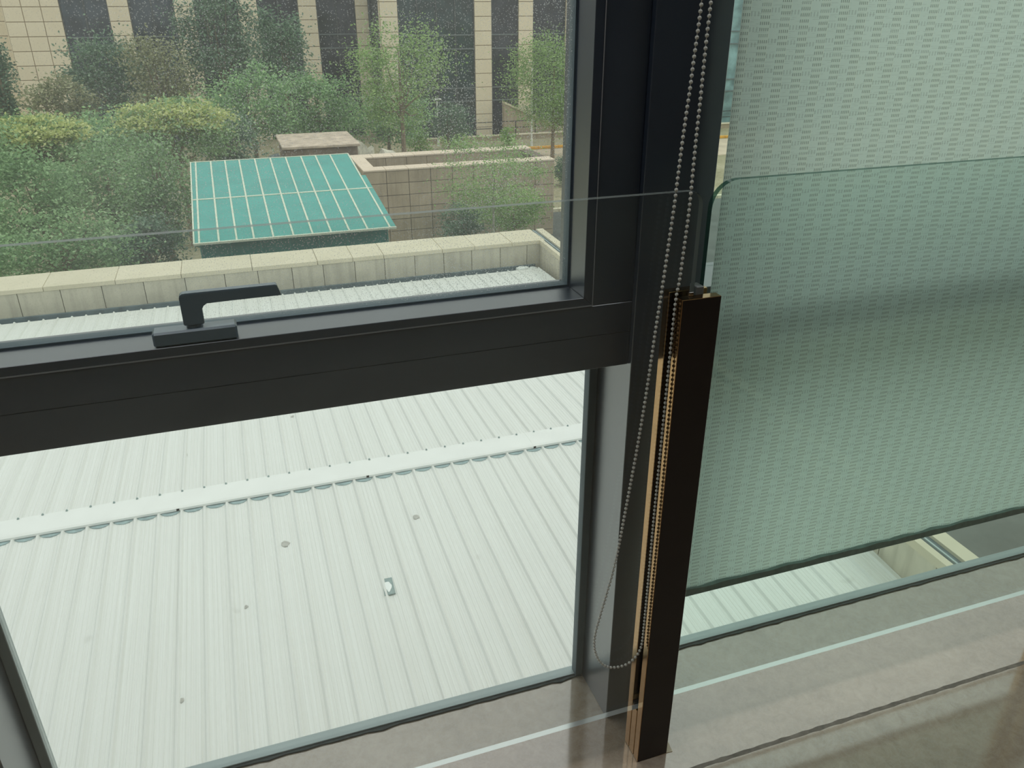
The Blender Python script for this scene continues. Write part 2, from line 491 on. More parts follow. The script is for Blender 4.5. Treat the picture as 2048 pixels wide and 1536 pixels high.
structure('ceiling', M['ceiling'], (-5.0, 6.0, -6.0, 1.405, 2.95, 3.10))
structure('wall_back', M['interior'], (-5.0, 6.0, -6.15, -6.0, 0.0, 2.95))
structure('wall_left', M['interior'], (-5.15, -5.0, -6.0, 1.405, 0.0, 2.95))
structure('wall_right', M['interior'], (6.0, 6.15, -6.0, 1.405, 0.0, 2.95))

# ---- the left window: opening sash above, fixed pane below
w1 = tag(empty('window_1', (0.06, 1.30, 0.0)), 'dark framed window with an opening sash above a fixed lower pane', kind='structure')
def wpart(name, boxes, mat, parent=w1, bevel=0.0012):
    bm = bmesh.new(); o = parent_loc(parent)
    for b in boxes:
        box(bm, b[0] - o.x, b[1] - o.x, b[2] - o.y, b[3] - o.y, b[4] - o.z, b[5] - o.z, bevel)
    return part(name, bm, mat, parent)
wpart('mullion', [(0.660, 0.800, 1.227, 1.400, 0.0, 2.95)], M['frame'])
wpart('mullion', [(-0.684, -0.536, 1.227, 1.400, 0.0, 2.95)], M['frame'])
wpart('transom', [(-0.536, 0.660, 1.240, 1.400, 0.922, 0.990), (-0.536, 0.660, 1.2393, 1.400, 0.990, 1.049)], M['frame'])
wpart('head_rail', [(-0.536, 0.660, 1.240, 1.400, 2.80, 2.95)], M['frame'])
wpart('side_rail', [(0.580, 0.660, 1.240, 1.400, 1.0495, 2.80)], M['frame'])
wpart('side_rail', [(-0.536, -0.456, 1.240, 1.400, 1.0495, 2.80)], M['frame'])
# sash: mitred bars with a small gap round it; a pale strip paints its lit edge
def sash():
    o = parent_loc(w1)
    x0, x1, z0, z1 = -0.4545, 0.5785, 1.0515, 2.798
    ix0, ix1, iz0, iz1 = -0.438, 0.562, 1.0665, 2.78
    s = empty('sash', (0.06 - o.x, 1.30 - o.y, 1.05)); s.parent = w1
    so = parent_loc(s)
    yf, yb = 1.2385, 1.335
    def bar(a, b, c, d, mat=M['frame']):
        # a,b outer ends, c,d inner ends (x,z)
        bm = bmesh.new()
        P = [(*a,), (*b,), (*d,), (*c,)]
        hexa(bm, [(p[0] - so.x, yf - so.y, p[1] - so.z) for p in P] + [(p[0] - so.x, yb - so.y, p[1] - so.z) for p in P])
        bmesh.ops.bevel(bm, geom=bm.edges[:], offset=0.0008, segments=1, affect='EDGES')
        part('sash_bar', bm, mat, s)
    bar((x0, z0), (x1, z0), (ix0, iz0), (ix1, iz0))
    bar((x1, z0), (x1, z1), (ix1, iz0), (ix1, iz1))
    bar((x1, z1), (x0, z1), (ix1, iz1), (ix0, iz1))
    bar((x0, z1), (x0, z0), (ix0, iz1), (ix0, iz0))
    # glazing gasket set back against the glass
    g = 0.0035
    bm = bmesh.new()
    for b in ((ix0, ix1, iz0, iz0 + g), (ix0, ix1, iz1 - g, iz1), (ix0, ix0 + g, iz0 + g, iz1 - g), (ix1 - g, ix1, iz0 + g, iz1 - g)):
        box(bm, b[0] - so.x, b[1] - so.x, 1.308 - so.y, 1.333 - so.y, b[2] - so.z, b[3] - so.z)
    part('gasket', bm, M['gasket'], s)
    bm = bmesh.new(); box(bm, ix0 - so.x, ix1 - so.x, 1.316 - so.y, 1.324 - so.y, iz0 - so.z, iz1 - so.z)
    part('pane', bm, M['pane_dusty'], s)
sash()
M['seal'] = simple('grey_weather_seal', (0.34, 0.35, 0.37), 0.5)  # pale grey strip paints the light caught by the frame edge
wpart('weather_seal', [(-0.456, 0.580, 1.2380, 1.250, 1.0491, 1.0514)], M['seal'], bevel=0)
wpart('weather_seal', [(0.5786, 0.5800, 1.2380, 1.250, 1.0515, 2.795)], M['seal'], bevel=0)
wpart('pane', [(-0.516, 0.642, 1.376, 1.384, 0.006, 0.925)], M['pane'], bevel=0)
wpart('gasket', [(0.6405, 0.6595, 1.366, 1.392, 0.0055, 0.9215)], M['gasket'])
wpart('gasket', [(-0.5355, -0.5165, 1.366, 1.392, 0.0055, 0.9215)], M['sill_strip'])
wpart('bottom_strip', [(-0.5355, 0.6595, 1.3735, 1.402, 0.0005, 0.0065)], M['sill_strip'])

def sealant(x0, x1, parent):
    """hand-run bead with a ragged room-side edge"""
    bm = bmesh.new(); o = parent_loc(parent)
    n = int((x1 - x0) / 0.02)
    lo, hi = [], []
    for i in range(n + 1):
        x = x0 + (x1 - x0) * i / n
        y = 1.3665 + 0.0014 * math.sin(i * 1.7) * math.sin(i * 0.31) - (0.003 if random.random() < 0.07 else 0)
        lo.append((x, y)); hi.append((x, 1.3732))
    sec = lo + hi[::-1]
    prism(bm, [(a - o.x, b - o.y) for a, b in sec], 0.0003 - o.z, 0.0035 - o.z, 'z')
    part('sealant_bead', bm, M['sealant'], parent)
sealant(-0.535, 0.659, w1)

def handle():
    o = parent_loc(w1)
    h = empty('handle', (-0.089 - o.x, 1.256 - o.y, 1.067)); h.parent = w1
    ho = parent_loc(h)
    bm = bmesh.new(); box(bm, -0.151 - ho.x, -0.0275 - ho.x, 1.2395 - ho.y, 1.270 - ho.y, 0.0, 0.0235, 0.003)
    part('handle_base', bm, M['handle'], h)
    bm = bmesh.new()
    r = bmesh.ops.create_cone(bm, cap_ends=True, segments=20, radius1=0.0125, radius2=0.0115, depth=0.012)
    for v in r['verts']: v.co += Vector((0, 0, 0.0275))
    part('handle_collar', bm, M['handle'], h, True)
    # L-shaped lever: neck up, arm out to the right, slanted end
    y0, y1 = 1.243, 1.258
    pts = [(-0.1035, 1.0965), (-0.0735, 1.0965), (-0.0735, 1.121)]
    cx, cz, r = -0.0655, 1.121, 0.008
    for k in range(1, 6):
        a = math.pi - k * math.pi / 10
        pts.append((cx + r * math.cos(a), cz + r * math.sin(a)))
    pts += [(0.0455, 1.1295), (0.0400, 1.1475), (-0.096, 1.1475), (-0.1005, 1.1465), (-0.1035, 1.1425)]
    bm = bmesh.new()
    prism(bm, [(a - ho.x, b - ho.z) for a, b in pts], y0 - ho.y, y1 - ho.y, 'y')
    bmesh.ops.bevel(bm, geom=[e for e in bm.edges], offset=0.0012, segments=2, affect='EDGES', clamp_overlap=True)
    part('lever', bm, M['handle'], h)
handle()

# ---- the right window, mostly behind the blind
w2 = tag(empty('window_2', (1.38, 1.33, 0.0)), 'dark framed fixed window mostly hidden behind the lowered blind', kind='structure')
wpart('mullion', [(2.450, 2.590, 1.227, 1.400, 0.0, 2.95)], M['frame'], w2)
wpart('transom', [(0.800, 2.450, 1.262, 1.400, 0.930, 1.050)], M['frame'], w2)
wpart('head_rail', [(0.800, 2.450, 1.262, 1.400, 2.80, 2.95)], M['frame'], w2)
wpart('pane', [(0.802, 2.448, 1.376, 1.384, 0.006, 0.930)], M['pane_tinted'], w2, 0)
wpart('pane', [(0.802, 2.448, 1.376, 1.384, 1.050, 2.800)], M['pane_tinted'], w2, 0)
wpart('bottom_strip', [(0.8005, 2.4495, 1.3735, 1.402, 0.0005, 0.0065)], M['sill_strip'], w2)
sealant(0.801, 2.449, w2)


# extra unseen bays either side, added to let more daylight in
def glazed_bay(name, xs):
    t = tag(empty(name, ((xs[0] + xs[-1]) / 2, 1.33, 0.0)), kind='structure')
    for a, b in zip(xs[:-1], xs[1:]):
        if abs(b + 0.544) > 0.01: wpart('mullion', [(b - 0.14, b, 1.227, 1.400, 0.0, 2.95)], M['frame'], t)
        wpart('transom', [(a, b - 0.14, 1.262, 1.400, 0.930, 1.050)], M['frame'], t)
        wpart('head_rail', [(a, b - 0.14, 1.262, 1.400, 2.80, 2.95)], M['frame'], t)
        wpart('pane', [(a + .002, b - 0.142, 1.376, 1.384, 0.006, 0.930)], M['pane'], t, 0)
        wpart('pane', [(a + .002, b - 0.142, 1.376, 1.384, 1.050, 2.800)], M['pane'], t, 0)
glazed_bay('window_3', [-5.0, -3.56, -2.12, -0.684 + 0.14])
glazed_bay('window_4', [2.59, 4.03, 5.47, 6.0])

# ================================================================ GUARD POST AND GLASS
def guard_post(xc=0.711, label='bronze mirror-steel guard post standing on the stone floor between the two glass panels', shim=True):
    D = xc - 0.711
    t = tag(empty('guard_post', (xc, 1.122, 0.0)), label, 'post', 'posts of the glass guard')
    X0, X1 = 0.6735, 0.7480
    h = 1.099
    def b(name, y0, y1, z0, z1, mat, x0=X0, x1=X1, bev=0.0008):
        return boxp(name, x0 + D, x1 + D, y0, y1, z0, z1, mat, t, bev)
    bm = bmesh.new(); o = parent_loc(t)
    box(bm, X0 + D - o.x, X1 + D - o.x, 1.0905 - o.y, 1.1095 - o.y, 0.0015, h, 0.0008)
    for f in bm.faces:
        if f.calc_center_median().y < 1.0909 - o.y: f.material_index = 1
    part('front_plate', bm, [M['bronze'], M['dark_bronze']], t)
    b('back_plate', 1.1345, 1.1535, 0.0015, h, M['bronze'])
    b('core_bar', 1.1115, 1.1325, 0.0015, 0.1385, M['bronze'])
    b('groove_liner', 1.1095, 1.1345, 0.0015, h - 0.03, M['groove'], 0.7105, 0.7255, 0)
    b('groove_liner', 1.1095, 1.1115, 0.0015, 0.1385, M['groove'], X0 + .002, X1 - .002, 0)
    b('groove_liner', 1.1325, 1.1345, 0.0015, 0.1385, M['groove'], X0 + .002, X1 - .002, 0)
    b('setting_block', 1.1100, 1.1145, 1.075, 1.104, M['steel'], 0.697, 0.706, 0.0006)
    b('setting_block', 1.1105, 1.1335, 1.085, 1.112, M['rubber'], 0.7110, 0.7250, 0.001)
    if not shim: return
    bm = bmesh.new()
    o = parent_loc(t)
    c = [(0.690, 1.094), (0.763, 1.0905), (0.7665, 1.120), (0.7000, 1.150)]
    prism(bm, [(x - o.x, y - o.y) for x, y in c], 0.0, 0.0015, 'z')
    tag(part('base_shim', bm, M['cream_board'], t), 'cream sheet poking out under the post')
guard_post()
guard_post(1.975, 'second bronze guard post at the far right end of the green tinted glass panel', False)

def guard_glass(name, x0, x1, z0, z1, corner, rad, face, edge, label):
    """12 mm pane; the corner next to the post is rounded"""
    pts = []
    if corner == 'right':
        pts = [(x0, z0), (x1, z0)]
        for k in range(9):
            a = k * math.pi / 16
            pts.append((x1 - rad + rad * math.cos(a), z1 - rad + rad * math.sin(a)))
        pts.append((x0, z1))
    else:
        pts = [(x0, z0), (x1, z0), (x1, z1)]
        for k in range(9):
            a = math.pi / 2 + k * math.pi / 16
            pts.append((x0 + rad + rad * math.cos(a), z1 - rad + rad * math.sin(a)))
    y0, y1 = 1.116, 1.128
    cx = (x0 + x1) / 2
    root = tag(empty(name, (cx, 1.122, z0)), label, 'glass panel')
    def loop(bm, y): return [bm.verts.new((a - cx, y - 1.122, b - z0)) for a, b in pts]
    bm = bmesh.new(); f0 = bm.faces.new(loop(bm, y0)); f1 = bm.faces.new(loop(bm, y1))
    part('glass_sheet', bm, face, root)
    # polished rim: each edge its own strip of quads
    bm = bmesh.new(); a = loop(bm, y0); b = loop(bm, y1)
    n = len(pts)
    for i in range(1, n):
        bm.faces.new((a[i], a[(i + 1) % n], b[(i + 1) % n], b[i]))
    tag(part('polished_edge', bm, edge, root), 'dark green polished edge')
    bm = bmesh.new()
    v = [bm.verts.new(p) for p in ((x0 - cx, y0 - 1.122, 0), (x1 - cx, y0 - 1.122, 0), (x1 - cx, y1 - 1.122, 0), (x0 - cx, y1 - 1.122, 0))]
    bm.faces.new(v)
    tag(part('ground_edge', bm, M['edge_white'], root), 'bright white ground bottom edge')
    return root
guard_glass('glass_guard', -1.05, 0.7095, 0.1405, 1.2725, 'right', 0.024, M['guard_clear'], M['edge_clear'],
            'clear glass guard panel in front of the window with the handle')
guard_glass('glass_guard', 0.7270, 1.965, 0.1500, 1.2860, 'left', 0.046, M['guard_green'], M['edge_dark'],
            'green tinted glass guard panel in front of the woven blind')

# ================================================================ ROLLER BLIND
def blind():
    t = tag(empty('roller_blind', (1.38, 1.190, 0.35)), 'grey-green woven roller blind pulled low over the right window', 'blind')
    o = parent_loc(t)
    x0, x1, zb, zt = 0.7895, 2.425, 0.372, 2.74
    nx, nz = 60, 120
    me = bpy.data.meshes.new('fabric')
    vs, fs, uv = [], [], []
    for j in range(nz + 1):
        tj = j / nz
        z = zb + (zt - zb) * tj ** 1.6
        for i in range(nx + 1):
            x = x0 + (x1 - x0) * i / nx
            low = max(0.0, 1 - (z - zb) / 0.16)
            y = 1.190 + 0.0035 * low ** 1.5 * math.sin(x * 46 + 1.3 * math.sin(x * 9)) * math.sin(x * 5.1 + 0.8)
            y += 0.004 * math.exp(-((z - 0.45) / 0.09) ** 2) - 0.005 * math.exp(-((z - 0.80 - 0.05 * (x - 1.3)) / 0.12) ** 2)
            y += 0.0025 * math.sin(x * 6.0) * math.exp(-((z - 1.25) / 0.5) ** 2)
            vs.append((x - o.x, y - o.y, z - o.z)); uv.append((x, z))
    for j in range(nz):
        for i in range(nx):
            a = j * (nx + 1) + i
            fs.append((a, a + 1, a + nx + 2, a + nx + 1))
    me.from_pydata(vs, [], fs)
    l = me.uv_layers.new(name='UVMap')
    for lp in me.loops: l.data[lp.index].uv = uv[lp.vertex_index]
    link_mesh('fabric', me, M['blind'], t, True)
    bm = bmesh.new()
    n = 90
    top = []
    for i in range(n + 1):
        x = x0 + (x1 - x0) * i / n
        top.append((x, 0.3775 + 0.0022 * math.sin(i * 1.1) * math.sin(i * 0.23 + 1)))
    sec = [(x0, 0.3605), (x1, 0.3605)] + top[::-1]
    prism(bm, [(a - o.x, b - o.z) for a, b in sec], 1.1840 - o.y, 1.1960 - o.y, 'y')
    tag(part('hem_bar', bm, M['hem'], t), 'dark flat bar sewn into the hem')
    bm = bmesh.new(); tube(bm, [(0.775 - o.x, 1.165 - o.y, 2.76 - o.z), (2.442 - o.x, 1.165 - o.y, 2.76 - o.z)], 0.024, 20)
    part('roller_tube', bm, M['white'], t)
    return t
blind()

CH = [(0.6808,1.1306,1.5429),(0.677,1.1272,1.5057),(0.6728,1.124,1.4698),(0.6685,1.1201,1.4269),(0.6638,1.1166,1.388),(0.6586,1.1124,1.3409),(0.654,1.1082,1.2941),(0.6512,1.106,1.2581),(0.6473,1.106,1.1973),(0.6425,1.106,1.1236),(0.6372,1.106,1.0549),(0.634,1.106,1.0067),(0.6286,1.106,0.9265),(0.6218,1.106,0.8459),(0.616,1.106,0.786),(0.606,1.106,0.6955),(0.5966,1.106,0.6101),(0.5877,1.106,0.5492),(0.5783,1.106,0.5026),(0.5660,1.106,0.4447),(0.5572,1.106,0.3962),(0.5579,1.106,0.3615),(0.5692,1.106,0.3265),(0.5866,1.106,0.3040),(0.6079,1.106,0.2935),(0.6351,1.106,0.2934),(0.6544,1.106,0.3073),(0.6644,1.106,0.327),(0.6675,1.106,0.3531),(0.6680,1.106,0.4203),(0.6680,1.106,0.4937),(0.6680,1.106,0.5354),(0.6674,1.106,0.6549),(0.6678,1.106,0.7597),(0.6683,1.106,0.8673),(0.6686,1.106,0.9427),(0.6688,1.106,0.9903),(0.6692,1.106,1.039),(0.6700,1.106,1.0975),(0.6735,1.106,1.1315),(0.676,1.106,1.1839),(0.6782,1.106,1.2308),(0.6794,1.107,1.2703),(0.6831,1.1133,1.3514),(0.6873,1.1187,1.4114),(0.6898,1.1227,1.4557),(0.6927,1.1267,1.5002),(0.6963,1.1306,1.5435)]
def chain():
    t = tag(empty('bead_chain', (0.62, 1.106, 0.2935)), 'long loop of grey plastic beads hanging from the blind in front of the post', 'chain')
    o = parent_loc(t)
    pts = [Vector(p) for p in CH]
    top_l = Vector((0.758, 1.150, 2.77)); top_r = Vector((0.768, 1.180, 2.77))
    pts = [top_l] + pts + [top_r]
    # Catmull-Rom smoothing, then equal steps
    fine = []
    for i in range(len(pts) - 1):
        p0 = pts[max(i - 1, 0)]; p1 = pts[i]; p2 = pts[i + 1]; p3 = pts[min(i + 2, len(pts) - 1)]
        n = 6 if (i not in (0, len(pts) - 2)) else 60
        for k in range(n):
            u = k / n
            if n == 60: fine.append(p1.lerp(p2, u)); continue
            if i == 1: p0 = p1 + (p1 - p2)
            if i == len(pts) - 3: p3 = p2 + (p2 - p1)
            fine.append(0.5 * ((2 * p1) + (p2 - p0) * u + (2 * p0 - 5 * p1 + 4 * p2 - p3) * u * u + (3 * p1 - p0 - 3 * p2 + p3) * u ** 3))
    fine.append(pts[-1])
    seg = 0.0088
    beads = [fine[0]]; acc = 0.0
    for a, b in zip(fine[:-1], fine[1:]):
        d = (b - a).length
        while acc + d >= seg:
            a = a.lerp(b, (seg - acc) / d); d = (b - a).length; acc = 0.0; beads.append(a.copy())
        acc += d
    bm0 = bmesh.new(); bmesh.ops.create_icosphere(bm0, subdivisions=2, radius=0.0030)
    bv = np.array([v.co[:] for v in bm0.verts]); bf = np.array([[v.index for v in f.verts] for f in bm0.faces]); bm0.free()
    P = np.array([(b - o)[:] for b in beads])
    V = (P[:, None, :] + bv[None]).reshape(-1, 3)
    F = (np.arange(len(P))[:, None, None] * len(bv) + bf[None]).reshape(-1, 3)
    me = bpy.data.meshes.new('beads'); me.from_pydata(V.tolist(), [], F.tolist())
    tag(link_mesh('beads', me, M['chain'], t, True), kind='stuff')
    bm = bmesh.new(); tube(bm, [b - o for b in beads], 0.0009, 5)
    part('cord', bm, M['cord'], t)
chain()

# ================================================================ THE WHITE METAL ROOF
RIDGE_Y, RIDGE_Z = 8.0, -3.45
PITCH = 0.2318
def zroof(y): return RIDGE_Z - (0.07 * (RIDGE_Y - y) if y < RIDGE_Y else 0.03 * (y - RIDGE_Y))
def roof():
    t = tag(empty('metal_roof', (0, RIDGE_Y, RIDGE_Z)), 'white ribbed metal roof just below the window', 'roof')
    W = PITCH
    # one sheet: rib on its left, three shallow stiffening grooves
    prof = [(0.0, 0.024), (0.008, 0.024), (0.024, 0.0)]
    for g in (0.065, 0.105, 0.145, 0.185):
        prof += [(g - 0.006, 0.0), (g, 0.0035), (g + 0.006, 0.0)]
    prof += [(W - 0.024, 0.0), (W - 0.008, 0.024), (W - 0.0006, 0.024)]
    def sheet_mesh(name, y0, y1):
        vs, fs = [], []
        n = len(prof)
        for y in (y0, y1):
            for dz in (0.0, -0.002):
                for a, b in prof: vs.append((a, y - RIDGE_Y, b + dz + zroof(y) - RIDGE_Z))
        for i in range(n - 1):
            fs.append((i, i + 1, 2 * n + i + 1, 2 * n + i))
            fs.append((n + i, 3 * n + i, 3 * n + i + 1, n + i + 1))
            fs.append((i, n + i, n + i + 1, i + 1))
            fs.append((2 * n + i, 2 * n + i + 1, 3 * n + i + 1, 3 * n + i))
        fs += [(0, 2 * n, 3 * n, n), (n - 1, 2 * n - 1, 4 * n - 1, 3 * n - 1)]
        me = bpy.data.meshes.new(name); me.from_pydata(vs, [], fs); me.materials.append(M['roof'])
        return me
    near, far = sheet_mesh('roof_sheet_near', 1.75, RIDGE_Y - 0.02), sheet_mesh('roof_sheet_far', RIDGE_Y, 15.45)
    x_ref = -0.107
    k0 = int((-6.6 - x_ref) / W); k1 = int((5.95 - x_ref) / W)
    for k in range(k0, k1):
        for me in (near, far):
            o = bpy.data.objects.new('roof_sheet', me); COL.objects.link(o); o.parent = t
            o.location = (x_ref + k * W, 0, 0)
    xa, xb = x_ref + k0 * W, x_ref + k1 * W
    # ridge cap in overlapping lengths, edge turned down towards us
    joints = [xa, -5.15, -3.10, -1.055, 0.995, 3.05, 5.10, xb]
    for i in range(len(joints) - 1):
        a, b = joints[i] - (0.03 if i else 0), joints[i + 1]
        lift = 0.002 * (i % 2)
        sec = [(-0.045, 0.012 + lift), (-0.045, 0.040 + lift), (-0.02, 0.052 + lift), (0.0, 0.055 + lift), (0.30, 0.047 + lift), (0.325, 0.026 + lift),
               (0.315, 0.024 + lift), (0.295, 0.042 + lift), (0.0, 0.049 + lift), (-0.018, 0.046 + lift), (-0.038, 0.036 + lift), (-0.038, 0.012 + lift)]
        bm = bmesh.new(); prism(bm, sec, a, b, 'x')
        part('ridge_cap', bm, M['ridge'], t)
    # closure in each pan, its dark scallop standing for shadow under the cap edge
    for k in range(k0, k1):
        bm = bmesh.new()
        x0 = x_ref + k * W
        pts = [(x0 + 0.02, 0.0), (x0 + 0.06, -0.035), (x0 + 0.12, -0.05), (x0 + 0.18, -0.035), (x0 + W - 0.02, 0.0)]
        pts = [(x, -0.046 + y) for x, y in pts] + [(x0 + W - 0.02, 0.01), (x0 + 0.02, 0.01)]
        prism(bm, pts, zroof(7.93) - RIDGE_Z + 0.001, zroof(7.93) - RIDGE_Z + 0.010, 'z')
        part('closure_strip', bm, M['closure'], t)
    # fixing screws along the back of the cap
    bm = bmesh.new()
    for k in range(k0, k1):
        r = bmesh.ops.create_cone(bm, cap_ends=True, segments=6, radius1=0.014, radius2=0.008, depth=0.016)
        for v in r['verts']: v.co += Vector((x_ref + k * W + 0.005, 0.285, 0.057))
    tag(part('screws', bm, M['patch_grey'], t), kind='stuff')
    # small square patch with a white daub
    zp = zroof(6.16) - RIDGE_Z + 0.002
    y = 6.16 - RIDGE_Y
    bm = bmesh.new()
    prism(bm, [(0.800, y - 0.12), (0.905, y - 0.12), (0.915, y + 0.12), (0.812, y + 0.12)], zp, zp + 0.012, 'z')
    p = tag(part('repair_patch', bm, M['patch_grey'], t), 'grey square repair patch')
    bm = bmesh.new()
    ring = []
    for k in range(14):
        a = k * math.tau / 14; q = 0.75 + 0.35 * random.random()
        ring.append((0.853 + 0.036 * q * math.cos(a), y - 0.005 + 0.085 * q * math.sin(a)))
    prism(bm, ring, zp + 0.012, zp + 0.017, 'z')
    tag(part('white_daub', bm, M['white'], p), 'white daub of sealant')
    # bird smudges: thin dried blots
    for (x, yy, r) in ((-1.03, 9.25, 0.045), (-0.02, 7.09, 0.055), (1.35, 7.12, 0.05), (-1.01, 5.39, 0.03), (0.3, 9.9, 0.03), (-0.45, 6.3, 0.025)):
        bm = bmesh.new(); ring = []
        zz = zroof(yy) - RIDGE_Z + 0.0045
        for k in range(10):
            a = k * math.tau / 10; q = r * (0.6 + 0.5 * random.random())
            ring.append((x + q * math.cos(a) * 0.8, yy - RIDGE_Y + q * math.sin(a)))
        prism(bm, ring, zz, zz + 0.001, 'z')
        part('smudge', bm, M['roof_dirt'], t)
roof()

def parapets():
    # far parapet
    Y0 = 15.85
    t = tag(empty('roof_parapet', (0, Y0, -3.75)), 'stone-faced parapet along the far edge of the white roof', 'parapet')
    boxp('core_wall', -9.4, 6.45, Y0 + 0.035, 16.70, -8.0, -3.26, M['mortar'], t)
    xs = [-9.2, -8.5, -7.8, -7.1, -6.4, -5.7, -4.7, -3.99, -3.29, -2.60, -1.88, -1.15, -0.43, 0.19, 0.84, 1.45, 2.08, 2.69, 3.32, 3.94, 4.55, 5.19, 5.80, 6.12]
    for a, b in zip(xs[:-1], xs[1:]):
        boxp('face_slab', a + 0.006, b - 0.006, Y0 - random.uniform(0, 0.004), Y0 + 0.04, -3.90, -3.262, M['slab'], t, 0.004)
    cx = [-9.4, -8.2, -7.0, -5.9, -4.8, -3.55, -2.35, -1.2, 0.10, 1.35, 2.05, 2.68, 3.91, 4.62, 5.45, 6.20]
    for a, b in zip(cx[:-1], cx[1:]):
        boxp('coping_slab', a + 0.004, b - 0.004, Y0 - 0.02, 16.74, -3.262, -3.175 + random.uniform(-0.004, 0.004), M['coping'], t, 0.006)
    g = tag(empty('roof_gutter', (0, 15.65, -3.78)), 'dark wet gutter between the white roof and the far parapet', 'gutter')
    boxp('gutter_channel', -9.2, 5.98, 15.44, 15.84, -3.86, -3.80, M['gutter'], g, 0.004)
    boxp('gutter_lip', -9.2, 5.98, 15.80, 15.845, -3.80, -3.70, M['gutter'], g, 0.004)
    # right-hand parapet: runs towards us, very slightly splayed
    t = tag(empty('roof_parapet', (6.0, 10.0, -3.75)), 'stone parapet with a blue-grey channel along the side of the white roof', 'parapet')
    o = parent_loc(t)
    def X(y): return 5.655 + (6.10 - 5.655) * (y - 1.5) / (15.85 - 1.5)
    def run(name, d0, d1, z0, z1, ya, yb, mat):
        bm = bmesh.new()
        P = lambda d, y, z: (X(y) + d - o.x, y - o.y, z - o.z)
        hexa(bm, [P(d0, ya, z0), P(d1, ya, z0), P(d1, yb, z0), P(d0, yb, z0), P(d0, ya, z1), P(d1, ya, z1), P(d1, yb, z1), P(d0, yb, z1)])
        return part(name, bm, mat, t)
    run('core_wall', 0.035, 0.34, -8.0, -3.27, 1.6, 15.84, M['mortar'])
    y = 1.6; k = 0
    while y < 15.8:
        y2 = min(y + (0.70 if y < 12 else 0.345), 15.84)
        run('face_slab', 0.0, 0.04, -3.95, -3.272, y + 0.006, y2 - 0.006, M['slab'])
        y = y2
    y = 1.6
    while y < 16.7:
        y2 = min(y + 1.15, 16.74)
        run('inner_coping', -0.015, 0.065, -3.272, -3.18, y + 0.004, y2 - 0.004, M['coping'])
        run('outer_coping', 0.205, 0.37, -3.272, -3.18, y + 0.004, y2 - 0.004, M['coping'])
        y = y2
    run('metal_channel', 0.065, 0.205, -3.27, -3.215, 1.6, 16.74, M['gutter'])
    run('channel_ridge', 0.120, 0.140, -3.215, -3.195, 1.6, 16.74, M['sill_strip'])
    g = tag(empty('roof_gutter', (5.9, 10, -3.8)), 'dark side gutter between the white roof and the side parapet', 'gutter')
    boxp('gutter_channel', 5.50, 6.04, 1.7, 15.40, -3.99, -3.93, M['gutter'], g)
    # scrap of white plastic in the corner
    t = tag(empty('plastic_scrap', (5.72, 15.62, -3.80)), 'crumpled white plastic scrap lying in the far roof corner', 'litter')
    for i, (dx, r) in enumerate(((-0.10, 0.10), (0.12, 0.07))):
        bm = bmesh.new(); bmesh.ops.create_icosphere(bm, subdivisions=2, radius=r)
        for v in bm.verts: v.co = Vector((v.co.x * 1.5 + dx, v.co.y * 0.9, v.co.z * 0.8 + r * 0.75)) * (1 + 0.12 * random.uniform(-1, 1))
        part('crumpled_film', bm, M['white'], t)
parapets()

